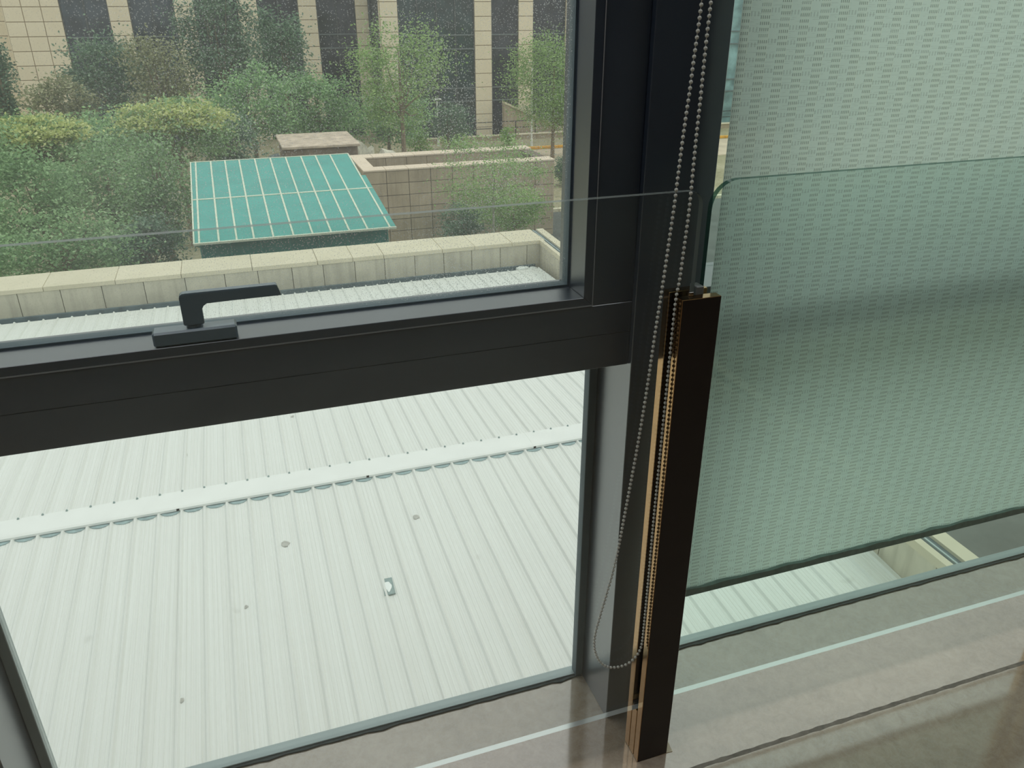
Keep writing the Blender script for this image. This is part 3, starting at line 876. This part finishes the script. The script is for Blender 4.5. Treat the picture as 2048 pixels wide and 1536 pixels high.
# ================================================================ TEAL CANOPY
def canopy():
    t = tag(empty('teal_canopy', (1.25, 23.0, -8.0)), 'teal panelled pitched canopy with cream bars behind the roof parapet', 'canopy')
    o = parent_loc(t)
    nb = [-1.106, -0.985, -0.54, -0.13, 0.27, 0.727, 1.205, 1.665, 2.12, 2.57, 3.03, 3.60]
    fb = [-1.158, -1.014, -0.583, -0.169, 0.244, 0.705, 1.167, 1.632, 2.099, 2.546, 3.001, 3.57]
    Yn, Yf, zn, zf = 20.0, 26.5, -3.73, -2.95
    def P(i, s, dz=0.0, e=0.0):
        return Vector((nb[i] + (fb[i] - nb[i]) * s + e - o.x, Yn + (Yf - Yn) * s - o.y, zn + (zf - zn) * s + dz - o.z))
    SB = 0.478
    for i in range(11):
        for (s0, s1) in ((0, SB), (SB, 1)):
            bm = bmesh.new(); g = 0.02
            q = [P(i, s0, 0, g), P(i + 1, s0, 0, -g), P(i + 1, s1, 0, -g), P(i, s1, 0, g)]
            hexa(bm, [p + Vector((0, 0, -0.02)) for p in q] + q)
            part('roof_panel', bm, M['teal'], t)
    # extra side panel on the right, shorter than the rest
    bm = bmesh.new()
    q = [P(11, 0, 0, 0.02), P(11, 0, 0, 0.16), P(11, 0.66, 0, 0.16), P(11, 0.66, 0, 0.02)]
    hexa(bm, [p + Vector((0, 0, -0.02)) for p in q] + q); part('roof_panel', bm, M['teal'], t)
    for i in range(12):
        bm = bmesh.new(); w = 0.022 if i not in (0,) else 0.018
        q = [P(i, -0.002, 0.0, -w), P(i, -0.002, 0.0, w), P(i, 1.002, 0.0, w), P(i, 1.002, 0.0, -w)]
        hexa(bm, [p + Vector((0, 0, -0.03)) for p in q] + [p + Vector((0, 0, 0.015)) for p in q])
        part('glazing_bar', bm, M['bar'], t)
    for s, hw in ((0.0, 0.004), (SB, 0.0045), (1.0, 0.003)):
        bm = bmesh.new()
        q = [P(0, s - hw, 0.0), P(11, s - hw, 0.0, 0.16 if s < 0.5 else 0), P(11, s + hw, 0.0, 0.16 if s < 0.5 and s == 0 else 0), P(0, s + hw, 0.0)]
        hexa(bm, [p + Vector((0, 0, -0.03)) for p in q] + [p + Vector((0, 0, 0.018)) for p in q])
        part('cross_bar', bm, M['bar'], t)
    # walls below
    wx = [-1.0, -0.30, 0.42, 1.128, 1.852, 2.574, 3.62]
    for a, b in zip(wx[:-1], wx[1:]):
        boxp('wall_panel', a + 0.012, b - 0.012, 20.55, 20.58, -8.0, -3.72, M['teal_wall'], t)
    for a in wx:
        boxp('wall_post', a - 0.014, a + 0.014, 20.53, 20.60, -8.0, -3.70, M['teal'], t)
    y = 20.6
    for k in range(6):
        boxp('wall_panel', 3.60, 3.63, y + 0.012, y + 0.938, -8.0, -3.72 + 0.12 * (y - 20), M['teal_wall'], t)
        boxp('wall_panel', -1.01, -0.98, y + 0.012, y + 0.938, -8.0, -3.72 + 0.12 * (y - 20), M['teal_wall'], t)
        y += 0.95
canopy()

# ================================================================ GROUND, ROAD, PLANTER
ZG = -8.0
structure('ground', M['ground'], (-90, 110, -30, 140, ZG - 1.0, ZG))
tag(structure('road', M['asphalt'], (6.8, 100, -30, 36.4, ZG, ZG + 0.02)), 'grey asphalt road beside the podium')
tag(structure('pavement', M['paving'], (10.5, 100, 47.6, 53.4, ZG, ZG + 0.03)), 'pale paved walk before the office block')
def kerbs():
    t = tag(empty('road_kerb', (20, 36.6, ZG)), 'cream kerb along the far side of the road', 'kerb')
    x = 9.0
    while x < 40:
        boxp('kerb_stone', x + 0.01, x + 0.99, 36.45, 36.72, ZG, ZG + 0.16, M['kerb'], t, 0.01); x += 1.0
    t = tag(empty('yellow_kerb', (22, 54, ZG)), 'yellow painted kerb beyond the paved walk', 'kerb')
    x = 13.0
    while x < 40:
        boxp('kerb_stone', x + 0.01, x + 1.49, 53.8, 54.1, ZG, ZG + 0.16, M['yellow'], t, 0.01); x += 1.5
kerbs()

def planter():
    X0, X1, Y0, Y1, zt = 4.95, 13.2, 32.70, 36.40, -4.70
    t = tag(empty('stone_planter', ((X0 + X1) / 2, 34.5, ZG)), 'long raised planter clad in beige stone behind the teal canopy', 'planter')
    th = 0.72
    bm = bmesh.new(); o = parent_loc(t)
    for b in ((X0 + .03, X1 - .03, Y0 + 0.03, Y0 + th), (X0 + .03, X1 - .03, Y1 - th, Y1 - 0.03), (X0 + 0.03, X0 + 0.5, Y0 + th, Y1 - th), (X1 - 0.5, X1 - 0.03, Y0 + th, Y1 - th)):
        box(bm, b[0] - o.x, b[1] - o.x, b[2] - o.y, b[3] - o.y, 0, zt - 0.07 - o.z)
    part('core_wall', bm, M['mortar'], t)
    x = X0
    k = 0
    while x < X1 - 0.1:
        x2 = min(x + 0.92, X1)
        z = zt - 0.07
        while z > ZG + 0.05:
            z2 = max(z - 0.495, ZG)
            boxp('stone_tile', x + 0.014, x2 - 0.014, Y0 - random.uniform(0, 0.012), Y0 + 0.04, z2 + 0.014, z - 0.014, M['wall_tile'], t)
            z = z2
        x = x2
    # left return and inner face
    y = Y0
    while y < Y1 - 0.1:
        z = zt - 0.07
        while z > ZG + 0.05:
            z2 = max(z - 0.495, ZG)
            boxp('stone_tile', X0 - random.uniform(0, 0.01), X0 + 0.04, y + 0.014, y + 0.91, z2 + 0.014, z - 0.014, M['wall_tile'], t)
            z = z2
        y += 0.925
    n = 9
    for i in range(n):
        a = X0 + (X1 - X0) * i / n; b = X0 + (X1 - X0) * (i + 1) / n
        boxp('capstone', a + 0.006, b - 0.006, Y0 - 0.03, Y0 + th, zt - 0.07, zt, M['capstone'], t, 0.008)
        boxp('capstone', a + 0.006, b - 0.006, Y1 - th - 0.06, Y1 + 0.03, zt - 0.07, zt, M['capstone'], t, 0.008)
    boxp('capstone', X0, X0 + 0.55, Y0 + th + 0.006, Y1 - th - 0.066, zt - 0.07, zt, M['capstone'], t, 0.008)
    x = X0 + 0.55
    while x < X1 - 0.6:
        boxp('inner_tile', x + 0.01, x + 0.91, Y1 - th - 0.04, Y1 - th + 0.01, zt - 0.55, zt - 0.08, M['wall_tile'], t); x += 0.92
    boxp('soil_bed', X0 + 0.5, X1 - 0.5, Y0 + th, Y1 - th, ZG, zt - 0.42, M['soil'], t)
planter()

def concrete_block():
    t = tag(empty('concrete_block', (4.0, 40.2, ZG)), 'stained pinkish concrete box behind the teal canopy', 'block')
    bm = bmesh.new(); o = parent_loc(t)
    box(bm, 2.35 - o.x, 5.65 - o.x, 38.4 - o.y, 42.0 - o.y, 0, -4.62 - o.z, 0.03)
    part('block_body', bm, M['concrete_dark'], t)
    boxp('block_lid', 2.25, 5.75, 38.2, 42.2, -4.62, -4.50, M['concrete'], t, 0.02)
    # curved blue-grey hood beside it
    h = tag(empty('metal_hood', (1.72, 39.2, ZG)), 'small arched blue-grey metal hood beside the concrete box', 'hood')
    o = parent_loc(h)
    bm = bmesh.new(); pts = []
    for k in range(9):
        a = math.pi / 2 + k * math.pi / 16
        pts.append((0.45 + 0.95 * math.cos(a), -5.95 + 0.95 * math.sin(a) - o.z))
    prism(bm, pts + [(-0.5, 0), (0.45, 0)], -0.6, 0.6, 'y')
    part('hood_shell', bm, M['band'], h)
    bm = bmesh.new()
    tube(bm, [(x, -0.62, z) for x, z in pts], 0.035, 6)
    part('hood_rim', bm, M['sill_strip'], h)
concrete_block()

def rocks():
    for (x, y, z, r, lab) in ((6.72, 44.0, ZG, (0.75, 0.7, 2.55), 'tall pale jagged rock standing behind the green trees'),
                              (7.97, 42.0, ZG, (1.1, 0.8, 2.35), 'low wide pale rock beyond the stone planter')):
        bm = bmesh.new(); bmesh.ops.create_icosphere(bm, subdivisions=3, radius=1.0)
        rr = random.Random(int(x * 100))
        for v in bm.verts:
            n = 1 + 0.16 * math.sin(v.co.x * 5 + rr.random()) * math.sin(v.co.z * 6) + rr.uniform(-0.025, 0.025)
            v.co = Vector((v.co.x * r[0] * n, v.co.y * r[1] * n, max(0.0, v.co.z * 0.62 + 0.42) * r[2] * n))
        o = part('garden_rock', bm, M['rock'])
        o.location = (x, y, z); tag(o, lab, 'rock')
rocks()

def lamp(x, y, ztop, label):
    t = tag(empty('street_lamp', (x, y, ZG)), label, 'lamp', 'white lamp posts on the plaza')
    h = ztop - ZG
    bm = bmesh.new(); tube(bm, [(0, 0, 0), (0, 0, 0.5), (0, 0, 0.52), (0, 0, h - 0.05)], [0.09, 0.09, 0.065, 0.05], 10)
    part('pole', bm, M['lamp'], t)
    bm = bmesh.new(); box(bm, -0.30, 0.30, -0.13, 0.13, h - 0.06, h + 0.03, 0.02)
    part('lamp_head', bm, M['lamp'], t)
    bm = bmesh.new(); box(bm, -0.1, 0.1, -0.1, 0.1, 0, 0.05, 0.01)
    part('base_plate', bm, M['lamp'], t)
lamp(14.18, 57.3, -4.82, 'thin white lamp post standing before the green glass bay')
lamp(20.46, 55.2, -2.44, 'taller white lamp post half hidden in the right-hand tree')

def railing():
    w = tag(empty('low_wall', (25, 58.3, ZG)), 'low beige wall with a pale cap under the black railing', 'wall')
    x = 12.4
    boxp('wall_body', 12.4, 44, 58.15, 58.45, ZG, ZG + 0.34, M['wall_tile'], w)
    while x < 43.5:
        boxp('cap_slab', x + 0.01, x + 1.99, 58.08, 58.52, ZG + 0.34, ZG + 0.42, M['coping'], w, 0.01); x += 2.0
    t = tag(empty('black_railing', (25, 58.3, ZG + 0.42)), 'thin black railing on the low wall before the office block', 'railing')
    x = 12.6
    while x < 43.6:
        boxp('railing_post', x - 0.03, x + 0.03, 58.27, 58.33, ZG + 0.42, ZG + 1.35, M['railing'], t); x += 1.55
    for z in (0.85, 1.30):
        boxp('rail', 12.6, 43.6, 58.28, 58.32, ZG + z, ZG + z + 0.05, M['railing'], t)
railing()

def ramp():
    t = tag(empty('ramp_wall', (25, 57, ZG)), 'brown wall with a sloping pale cap falling to the right by the office block', 'wall')
    o = parent_loc(t)
    bm = bmesh.new()
    prism(bm, [(19.6 - o.x, 0.0), (31 - o.x, 0.0), (24.2 - o.x, 0.55), (19.6 - o.x, 2.52)], 58.75 - o.y, 59.2 - o.y, 'y')
    part('wall_body', bm, M['wall_tile'], t)
    L = [(19.6, 2.52), (24.2, 0.55)]
    n = 4
    for i in range(n):
        a, b = i / n + 0.004, (i + 1) / n - 0.004
        p = lambda s, dz: (L[0][0] + (L[1][0] - L[0][0]) * s - o.x, L[0][1] + (L[1][1] - L[0][1]) * s + dz)
        bm = bmesh.new(); prism(bm, [p(a, 0), p(b, 0), p(b, 0.16), p(a, 0.16)], 58.65 - o.y, 59.3 - o.y, 'y')
        part('sloping_cap', bm, M['coping'], t)
ramp()

# ================================================================ OFFICE BUILDING
def office():
    t = tag(empty('office_building', (10, 64, ZG)), 'beige stone office block with tall dark window strips', 'building')
    o = parent_loc(t)
    top = 9.0
    bm = bmesh.new()
    box(bm, -12.5 - o.x, 11.0 - o.x, 64.35 - o.y, 84 - o.y, 0, top - o.z)
    box(bm, 11.0 - o.x, 52.0 - o.x, 60.35 - o.y, 84 - o.y, 0, top - o.z)
    part('core_block', bm, M['mullion_dark'], t)
    HR = 0.948
    tile_cache = {}
    def tile(x0, x1, y, z0, z1, side=False):
        key = (round(x1 - x0, 3), round(z1 - z0, 3), side)
        if key not in tile_cache:
            b = bmesh.new(); w = x1 - x0; h = z1 - z0; g = 0.022
            if side: box(b, -0.06, 0.0, g, w - g, g, h - g, 0.012)
            else: box(b, g, w - g, 0.0, 0.06, g, h - g, 0.012)
            bmesh.ops.recalc_face_normals(b, faces=b.faces[:])
            me = bpy.data.meshes.new('facade_tile'); b.to_mesh(me); b.free(); me.materials.append(M['facade'])
            tile_cache[key] = me
        q = bpy.data.objects.new('facade_tile', tile_cache[key]); COL.objects.link(q); q.parent = t
        q.location = (Vector((y, x0, z0)) if side else Vector((x0, y, z0))) - o
    def pier(x0, x1, y, cols=1, zoff=0.331, hr=HR, shaft=1.2):
        boxp('pier_backing', x0 + 0.01, x1 - 0.01, y + 0.05, y + shaft, ZG, top, M['facade_joint'], t)
        z = zoff + math.ceil((3.6 - zoff) / hr) * hr
        boxp('pier_top', x0 + 0.01, x1 - 0.01, y, y + 0.05, z, top, M['facade'], t)
        w = (x1 - x0) / cols
        while z > ZG:
            z2 = max(z - hr, ZG)
            if z - z2 > 0.1:
                for c in range(cols): tile(x0 + c * w, x0 + (c + 1) * w, y, z2, z)
            z = z2
    def window(x0, x1, y, glass, nm, label=None):
        f = bmesh.new()
        rows = []
        z = -0.86 - 3.58 * 2
        zs = []
        for k in range(-2, 4):
            zs += [-0.86 + 3.58 * k - 0.92, -0.86 + 3.58 * k]
        zs = [z for z in zs if ZG + 0.3 < z < top - 0.3]
        for z in zs: box(f, x0 - o.x, x1 - o.x, y + 0.10 - o.y, y + 0.22 - o.y, z - 0.04 - o.z, z + 0.04 - o.z)
        xs = [x0 + (x1 - x0) * k / nm for k in range(nm + 1)]
        w = part('window', f, M['band'], t)
        f = bmesh.new()
        for x in xs: box(f, x - 0.04 - o.x, x + 0.04 - o.x, y + 0.12 - o.y, y + 0.24 - o.y, 0, top - o.z)
        m = part('mullion', f, M['mullion_dark'], w)
        b = [ZG] + zs + [top]
        for i in range(nm):
            for z0, z1 in zip(b[:-1], b[1:]):
                if z0 > 4.6: continue
                g = bmesh.new()
                box(g, xs[i] + 0.041 - o.x, xs[i + 1] - 0.041 - o.x, y + 0.19 - o.y, y + 0.23 - o.y, z0 + 0.041 - o.z, z1 - 0.041 - o.z)
                part('pane', g, glass, w)
        g = bmesh.new(); box(g, x0 - o.x, x1 - o.x, y + 0.25 - o.y, y + 0.30 - o.y, 0, top - o.z)
        part('blackout_panel', g, M['fglass'], w)
    yl, yr = 64.0, 60.0
    # left wing
    pier(-12.45, -9.14, yl, 3, 0.109, 0.885)
    window(-9.12, -6.31, yl, M['fglass_blue'], 2)
    pier(-6.29, -5.0, yl, 1, 0.109, 0.885)
    window(-4.98, -2.21, yl, M['fglass_blue'], 2)
    pier(-2.19, -0.9, yl, 1, 0.109, 0.885)
    window(-0.88, 1.91, yl, M['fglass'], 2)
    pier(1.93, 3.24, yl, 1, 0.109, 0.885)
    window(3.26, 6.0, yl, M['fglass'], 2)
    pier(6.02, 7.3, yl, 1, 0.109, 0.885)
    window(7.32, 10.02, yl, M['fglass'], 2)
    pier(10.04, 10.98, yl, 1, 0.109, 0.885)
    # return of the right wing
    z = 0.331 + 4 * HR
    while z > ZG:
        z2 = max(z - HR, ZG)
        if z - z2 > 0.1:
            for k in range(3): tile(60.1 + k * 1.3, 61.4 + k * 1.3, 11.08, z2, z, True)
        z = z2
    # left return
    z = 0.109 + 4 * 0.885
    while z > ZG:
        z2 = max(z - 0.885, ZG)
        if z - z2 > 0.1:
            for k in range(4): tile(64.06 + k * 1.1, 65.16 + k * 1.1, -12.45, z2, z, True)
        z = z2
    bm = bmesh.new(); tube(bm, [(10.9 - o.x, 62.9 - o.y, 0), (10.9 - o.x, 62.9 - o.y, top - o.z)], 0.13, 10)
    part('downpipe', bm, M['mullion_dark'], t)
    # set-back side bay at the far left
    pier(-13.6, -12.5, 66.0, 1, 0.109, 0.885)
    boxp('side_bay_wall', -40, -13.62, 66.4, 68, ZG, top, M['mullion_dark'], t)
    # right wing
    pier(11.06, 12.31, yr, 1)
    window(12.33, 17.79, yr, M['fglass_green'], 4)
    pier(17.81, 19.10, yr, 1)
    window(19.12, 21.12, yr, M['fglass'], 1)
    pier(21.14, 22.28, yr, 1)
    window(22.30, 24.80, yr, M['fglass'], 1)
    pier(24.82, 27.4, yr, 2)
    window(27.42, 31.0, yr, M['fglass'], 2)
    pier(31.02, 32.3, yr, 1)
    window(32.32, 50.5, yr, M['curtain_glass'], 7)
office()

# ================================================================ TREES
def leaf_cloud(name, n, cen, rad, size, rng, droop=0.35, holes=0.0, clumps=60):
    """leaves gathered round twig ends inside an ellipsoid crown; every leaf is a bent four-triangle blade"""
    c = rng.normal(size=(clumps, 3)); c /= np.linalg.norm(c, axis=1)[:, None]
    c *= (rng.uniform(0.15, 1.0, size=(clumps, 1)) ** 0.45)
    c[:, 2] = np.where(c[:, 2] < -0.75, -0.75, c[:, 2])
    cs = rng.uniform(0.13, 0.28, size=clumps)
    idx = rng.integers(0, clumps, n)
    p = c[idx] + rng.normal(size=(n, 3)) * cs[idx][:, None] * np.array([1, 1, 0.65])
    p = p * np.array(rad) + np.array(cen)
    d = rng.normal(size=(n, 3)); d[:, 2] = d[:, 2] * 0.5 - droop
    d /= np.linalg.norm(d, axis=1)[:, None]
    u = rng.normal(size=(n, 3)); u[:, 2] += 1.2
    s = np.cross(d, u); s /= np.linalg.norm(s, axis=1)[:, None]
    nn = np.cross(s, d)
    L = size * rng.uniform(0.6, 1.3, size=(n, 1)); Wd = L * 0.27
    v0 = p; v1 = p + d * L * 0.5 + s * Wd + nn * L * 0.05; v2 = p + d * L; v3 = p + d * L * 0.5 - s * Wd + nn * L * 0.05
    V = np.stack([v0, v1, v2, v3], 1).reshape(-1, 3)
    base = np.arange(n)[:, None] * 4
    F = np.concatenate([base + np.array([[0, 1, 2]]), base + np.array([[0, 2, 3]])], 1).reshape(-1, 3)
    me = bpy.data.meshes.new(name)
    me.vertices.add(len(V)); me.vertices.foreach_set('co', V.astype(np.float32).ravel())
    me.loops.add(F.size); me.loops.foreach_set('vertex_index', F.astype(np.int32).ravel())
    me.polygons.add(len(F)); me.polygons.foreach_set('loop_start', np.arange(0, F.size, 3, dtype=np.int32))
    me.update(calc_edges=True)
    return me, c * np.array(rad) + np.array(cen)

def tree(name, label, cat, x, y, zc, rx, rz, leafmat, n, size, group=None, trunk_r=0.12, base=ZG, clumps=60, bark='bark', droop=0.35, extra=None):
    t = tag(empty(name, (x, y, base)), label, cat, group)
    rng = np.random.default_rng(int(abs(x * 131 + y * 17 + zc * 7)) + 3)
    cz = zc - base
    me, ends = leaf_cloud('foliage', n, (0, 0, cz), (rx, rx * 0.68, rz), size, rng, droop, 0, clumps)
    tag(link_mesh('foliage', me, LEAF[leafmat], t), kind='stuff')
    if extra:
        mat, dz, n2, k = extra
        me, _ = leaf_cloud('foliage', n2, (0, 0, cz + rz * dz), (rx * k, rx * k * 0.7, rz * 0.5), size, rng, -0.5, 0, clumps)
        tag(link_mesh('foliage', me, LEAF[mat], t), 'yellow flowering top of the crown', kind='stuff')
    if trunk_r:
        bm = bmesh.new()
        fork = max(0.12, cz - rz * 0.8)
        lean = rng.uniform(-0.12, 0.12, 2)
        pts = [(0, 0, 0), (lean[0] * 0.4, lean[1] * 0.4, fork * 0.5), (lean[0], lean[1], fork), (lean[0] * 1.5, lean[1] * 1.5, cz + rz * 0.5)]
        tube(bm, pts, [trunk_r * 1.25, trunk_r, trunk_r * 0.85, trunk_r * 0.2], 8)
        part('trunk', bm, M[bark], t)
        sel = rng.choice(len(ends), size=min(9, len(ends)), replace=False)
        for e in ends[sel]:
            bm = bmesh.new()
            a = Vector((lean[0], lean[1], fork + rng.uniform(0, 0.3) * rz)); b = Vector(e)
            mid = a.lerp(b, 0.5) + Vector((0, 0, -0.1 * rz))
            tube(bm, [a, mid, b], [trunk_r * 0.45, trunk_r * 0.28, trunk_r * 0.08], 5)
            part('branch', bm, M[bark], t)
    return t

TREES = [
 ('broadleaf_tree', 'dark bushy tree before the second window strip of the left wing', -6.13, 55.70, -2.56, 2.46, 2.49, 'dark', 7500, 0.215),
 ('broadleaf_tree', 'tallest dark green tree rising past the middle of the left wing', 0.34, 53.60, -1.09, 2.34, 3.51, 'dark', 9500, 0.206),
 ('broadleaf_tree', 'dark grey-green tree close right of the tallest tree', 3.48, 50.25, -1.45, 1.53, 2.41, 'dark', 6000, 0.192),
 ('broadleaf_tree', 'dark tree at the outer left corner of the office block', -12.28, 58.00, -2.89, 0.95, 2.24, 'dark', 2500, 0.220),
 ('broadleaf_tree', 'mid green tree below the tallest tree', 1.33, 44.20, -3.19, 2.26, 2.00, 'green', 7500, 0.169),
 ('broadleaf_tree', 'rounded mid green tree above the concrete box', 5.10, 47.90, -3.96, 2.19, 1.88, 'green', 7500, 0.186),
 ('broadleaf_tree', 'light green loose tree with a visible trunk before the green glass bay', 8.96, 44.00, -2.21, 2.48, 2.74, 'pale', 9000, 0.150),
 ('broadleaf_tree', 'light green tree beside the sash frame before the right wing', 20.01, 50.00, -3.43, 2.90, 3.05, 'pale', 20000, 0.140),
 ('broadleaf_tree', 'low olive bush at the foot of the left corner pier', -8.24, 51.50, -3.67, 1.65, 1.32, 'olive', 3800, 0.200),
 ('broadleaf_tree', 'olive-brown thin tree left of the tallest tree', -3.06, 50.60, -2.28, 1.70, 2.33, 'olive', 4600, 0.191),
 ('broadleaf_tree', 'mid green bushy tree left of the white lamp post', 9.52, 51.30, -5.27, 2.63, 1.70, 'green', 6500, 0.188),
 ('broadleaf_tree', 'dark green low tree behind the thin white lamp post', 13.90, 53.00, -5.75, 1.35, 1.30, 'dark', 3200, 0.170),
 ('flowering_tree', 'yellow flowering tree topping the middle of the tree mass', -1.95, 36.00, -3.49, 2.11, 1.41, 'near', 6500, 0.150),
 ('flowering_tree', 'yellow-green flowering tree at the left edge of the tree mass', -6.55, 34.00, -3.35, 1.78, 1.08, 'near', 5500, 0.150),
 ('broadleaf_tree', 'mid green tree between the two yellow flowering trees', -4.78, 39.20, -4.18, 2.15, 1.50, 'green', 6500, 0.159),
 ('broadleaf_tree', 'dark tree right of the yellow flowering tree', 0.13, 38.60, -4.36, 1.23, 1.32, 'dark', 5000, 0.152),
 ('broadleaf_tree', 'feathery green tree near the roof, at the left edge above the guard rim', -5.77, 27.40, -3.84, 1.53, 1.33, 'near', 8000, 0.120),
 ('broadleaf_tree', 'feathery green tree in the middle of the near row', -4.04, 30.00, -4.19, 1.71, 1.54, 'near', 8500, 0.129),
 ('broadleaf_tree', 'feathery green tree touching the left side of the teal canopy', -2.24, 27.80, -4.20, 1.19, 1.68, 'near', 7500, 0.124),
 ('broadleaf_tree', 'low feathery tree directly behind the far parapet on the left', -4.47, 22.80, -4.20, 1.67, 0.93, 'near', 8000, 0.105),
 ('broadleaf_tree', 'low dark tree between the far parapet and the canopy corner', -2.79, 24.90, -5.01, 1.05, 0.87, 'dark', 5500, 0.117),
 ('broadleaf_tree', 'feathery tree cut by the left edge just behind the parapet', -7.00, 24.90, -4.39, 1.22, 1.36, 'near', 6500, 0.112),
 ('broadleaf_tree', 'feathery tree cut by the left edge farther back', -7.96, 30.00, -3.22, 1.42, 1.58, 'near', 6000, 0.130),
 ('sapling', 'spindly light green young tree in front of the stone planter', 8.60, 27.10, -3.97, 2.04, 1.29, 'pale', 6500, 0.089),
 ('broadleaf_bush', 'dense light green bush at the foot of the young tree', 10.17, 29.50, -5.95, 1.22, 0.94, 'pale', 6000, 0.100),
 ('broadleaf_bush', 'dark bush at the foot of the stone planter', 8.61, 31.20, -6.75, 0.92, 0.86, 'dark', 3500, 0.111),  # dark bush added where the wall foot lies in shadow
 ('clipped_bush', 'dark clipped ball bush on the dry slope by the sash frame', 17.64, 42.00, -7.05, 0.72, 0.85, 'dark', 4500, 0.090),
 ('young_plant', 'small bright green plant by the railing below the right pier', 19.04, 56.00, -7.29, 0.57, 0.69, 'light', 700, 0.160),
 ('young_plant', 'leafy bright plant at the foot of the thin white lamp post', 14.75, 55.60, -7.05, 0.86, 0.86, 'light', 1100, 0.160),
 ('young_plant', 'bright green plant left of the white lamp post', 12.22, 54.80, -7.19, 0.94, 0.93, 'light', 1200, 0.165),
]
for (nm, lab, x, y, z, rx, rz, lm, n, sz) in TREES:
    kw = {}
    cat = {'broadleaf_tree': 'tree', 'flowering_tree': 'tree', 'sapling': 'tree', 'young_plant': 'plant'}.get(nm, 'bush')
    if cat == 'tree': kw['group'] = 'trees between the roof and the office block'
    if nm == 'flowering_tree': kw['extra'] = ('yellow', 0.45, 11000 if x > -4 else 8000, 0.88)
    if 'loose' in lab: kw.update(clumps=52, trunk_r=0.13)
    if nm == 'sapling': kw.update(clumps=30, trunk_r=0.05, bark='bark_pale')
    if nm in ('broadleaf_bush', 'clipped_bush', 'young_plant'): kw.update(trunk_r=0.04)
    if nm == 'clipped_bush': kw.update(clumps=200)
    if 'sash frame before' in lab: kw.update(clumps=130)
    tree(nm, lab, cat, x, y, z, rx, rz, lm, n, sz, **kw)
